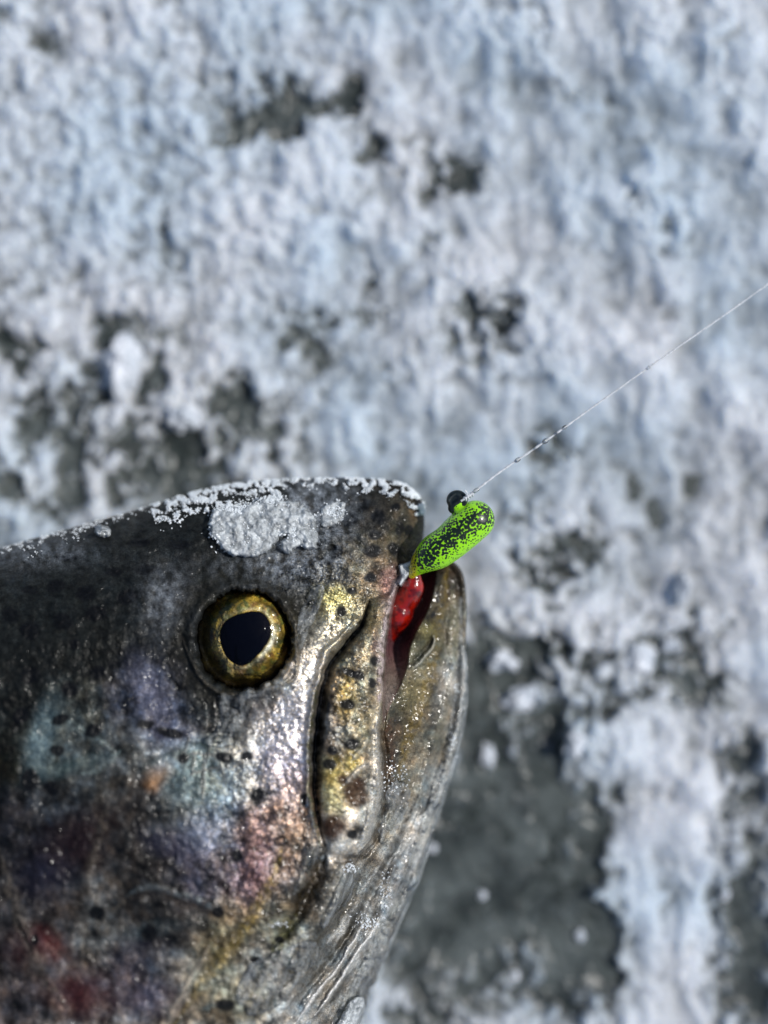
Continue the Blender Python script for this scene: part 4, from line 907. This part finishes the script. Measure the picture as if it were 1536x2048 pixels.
# eyelet ring and its dark collar
M_DARK = mat_plain('tarnished_metal', (0.035, 0.045, 0.042), .3, Metallic=.5, Coat_Weight=.6, Coat_Roughness=.08)
v, f = [], []
tube_mesh(v, f, *sweep([(908, 1016, LZ, 11), (911, 1004, LZ + .02, 13), (917, 996, LZ + .03, 12)]), 20)
ra, rb = 16 * scl(3.1), 5.5 * scl(3.1); cc = np.array(at(914, 1000, LZ + .05))
off = len(v)
for i in range(28):
    a = 2 * np.pi * i / 28; e = np.array([np.cos(a), np.sin(a) * .95, .35 * np.cos(a)]); 
    for k in range(10):
        b = 2 * np.pi * k / 10; v.append(cc + e * (ra + rb * np.cos(b)) + np.array([0, 0, 1]) * rb * np.sin(b))
for i in range(28):
    for k in range(10):
        a, b = off + i * 10 + k, off + i * 10 + (k + 1) % 10; c_, d_ = off + ((i + 1) % 28) * 10 + (k + 1) % 10, off + ((i + 1) % 28) * 10 + k
        f.append((a, b, c_, d_))
fuse('eyelet', v, f, .008, 4, M_DARK, lure)
# the hook, bent down into the mouth
M_HOOK = mat_plain('hook_steel', (0.05, 0.05, 0.05), .25, Metallic=.9)
v, f = [], []
tube_mesh(v, f, *sweep([(832, 1140, 2.8, 3), (822, 1165, 2.6, 3), (815, 1200, 2.5, 3), (812, 1240, 2.3, 3)]), 10)
me = bpy.data.meshes.new('hook'); me.from_pydata([tuple(x) for x in v], [], f); hk = add('hook', me, M_HOOK, lure); hk.matrix_parent_inverse = lure.matrix_world.inverted()
# red soft bait threaded on the hook
s = NT('red_bait'); s.set(Base_Color=s.mix(s.ramp(s.noise(9, 3), .4, .6), (0.10, 0.001, 0.001), (0.36, 0.009, 0.002)), Roughness=.2, Coat_Weight=1.0, Coat_Roughness=.06, Normal=s.bump(s.noise(14, 3), .02, .6))
M_RED = s.m
v, f = [], []
tube_mesh(v, f, *sweep([(829, 1156, 2.72, 13), (826, 1172, 2.68, 21), (815, 1192, 2.58, 24), (803, 1210, 2.52, 24.5), (797, 1228, 2.52, 26), (785, 1250, 2.40, 24), (770, 1278, 2.3, 18)]), 22)
bt = fuse('red_bait', v, f, .012, 26, M_RED)
tag(bt, 'glossy red soft bait below the green lure inside the mouth', 'bait')

# the fishing line
M_LINE = mat_plain('clear_line', (0.85, 0.88, 0.92), .18)
LN = [(922, 1002, 3.2, 1.5), (940, 990, 3.22, 1.5), (1000, 944, 3.24, 1.45), (1091, 882, 3.28, 1.35), (1200, 804, 3.32, 1.2), (1350, 698, 3.4, 1.15), (1536, 568, 3.5, 1.1), (2300, 20, 3.9, 1.1), (6000, -2600, 5.0, 1.1)]
A = spline(LN, 14); pts = [at(*a[:3]) for a in A]; rad = [a[3] * 1.45 * .00625 * (1 + .25 * math.sin(i * 2.1)) for i, a in enumerate(A)]
v, f = [], []; tube_mesh(v, f, pts, rad, 10)
me = bpy.data.meshes.new('fishing_line'); me.from_pydata([tuple(x) for x in v], [], f)
for p in me.polygons: p.use_smooth = True
ln = recentre(add('fishing_line', me, M_LINE)); tag(ln, 'thin clear fishing line running from the lure up to the right edge', 'fishing line')
v, f = [], []
for q in range(4):
    c_ = np.array(at(930 + q * 4.5, 998 - q * 3.1, 3.2)); off = len(v); ra, rb = .024, .010; dr = np.array([.82, .57, 0.]); e1 = np.array([-.57, .82, 0.]); e2 = np.array([0, 0, 1.])
    for i in range(14):
        a = 2 * np.pi * i / 14; e = e1 * np.cos(a) + e2 * np.sin(a)
        for k in range(8):
            b = 2 * np.pi * k / 8; v.append(c_ + e * (ra + rb * np.cos(b)) + dr * rb * np.sin(b) + dr * .01 * np.sin(a))
    for i in range(14):
        for k in range(8):
            f.append((off + i * 8 + k, off + i * 8 + (k + 1) % 8, off + ((i + 1) % 14) * 8 + (k + 1) % 8, off + ((i + 1) % 14) * 8 + k))
tube_mesh(v, f, [at(936, 994, 3.2), at(934, 986, 3.24), at(930, 980, 3.27)], [.009, .009, .008], 8)
me = bpy.data.meshes.new('knot'); me.from_pydata([tuple(x) for x in v], [], f)
for p in me.polygons: p.use_smooth = True
bpy.context.view_layer.update(); kn = add('knot', me, M_LINE, ln); kn.matrix_parent_inverse = ln.matrix_world.inverted()
def line_at(u):
    i = np.searchsorted(A[:, 0], u); a = (u - A[i - 1, 0]) / (A[i, 0] - A[i - 1, 0]); return A[i - 1] * (1 - a) + A[i] * a
for i, (u_, L, w, lab) in enumerate([(1091, 8.5, 5.2, 'largest water droplet on the fishing line, a third of the way up'), (1129, 7, 3.6, 'water droplet on the line just past the largest droplet'), (1035, 8, 4.2, 'water droplet on the line between the lure and the largest droplet'),
                                     (1112, 6, 2.6, 'tiny water droplet on the line between the largest droplet and its upper neighbour'), (1297, 6, 3.0, 'highest water droplet on the fishing line, far from the lure'), (952, 9, 4.0, 'water droplet on the line closest to the lure'), (1070, 6, 2.4, 'tiny water droplet on the line just below the largest droplet')]):
    p = line_at(u_); o = lump('water_droplet', at(*p[:3]), (L * .00625, w * .00625, w * .00625), 40 + i, M_WATER, 3, .05, 1.0)
    o.rotation_euler = (0, 0, math.atan2(0.7, 1.0)); tag(o, lab, 'water droplet', 'water droplets strung on the fishing line')

# ------------------------------------------------------------------ loose clumps of snow and ice on the ground
M_CLUMP = NT('clump_snow')
M_CLUMP.set(Base_Color=M_CLUMP.mix(M_CLUMP.ramp(M_CLUMP.noise(3, 3), .4, .6), (0.6, 0.66, 0.74), (0.82, 0.86, 0.93)), Roughness=.5, Normal=M_CLUMP.bump(M_CLUMP.noise(12, 4, .7), .05, .7)); M_CLUMP = M_CLUMP.m
for i, (x, y, rx, ry, rz, an, lab) in enumerate([
        (248, 735, 34, 55, .22, 10, 'tall white snow clump beside the dark hole at the left'), (365, 835, 30, 26, .2, 0, 'round pale snow clump above the back of the trout'), (232, 835, 12, 24, .12, 25, 'narrow snow chip left of the round pale clump'),
        (1003, 1322, 28, 20, .2, 0, 'smooth snow lump nearest the lower jaw of the trout'), (1272, 1318, 38, 32, .24, -20, 'broad angular snow lump on the dark patch at the right'), (1362, 1180, 14, 32, .2, 15, 'bright white ice shard standing in the snow at the right'),
        (1045, 1395, 40, 22, .18, -15, 'grey snow lump below the smooth lump by the jaw'), (1150, 1490, 22, 22, .2, 0, 'bright snow knob at the top of the snowy strip'), (1340, 1290, 16, 16, .12, 0, 'small snow crumb right of the broad angular lump'),
        (975, 1512, 14, 22, .1, 0, 'faint snow crumb on the bare ice beside the throat'), (865, 1695, 9, 9, .07, 0, 'tiny snow crumb close to the edge of the throat'), (965, 1790, 9, 9, .07, 0, 'tiny white crumb alone in the middle of the bare ice'),
        (1160, 1870, 9, 12, .08, 0, 'small snow crumb on dark ice left of the snowy strip'), (1030, 1950, 10, 9, .07, 0, 'small bright crumb low on the grey ice'), (1450, 1790, 9, 9, .07, 0, 'small crumb on the dark ice right of the snowy strip')]):
    z0 = .2; p = at(x, y, z0); gz = ground_z(p[0], p[1]); s = scl(.2)
    o = lump('snow_clump', at(x, y, gz + rz * .25), (rx * s, ry * s, rz), 60 + i, M_CLUMP, 5, .55, 1.3)
    o.rotation_euler = (0, 0, math.radians(-an)); tag(o, lab, 'snow clump', 'loose clumps of snow on the ice')
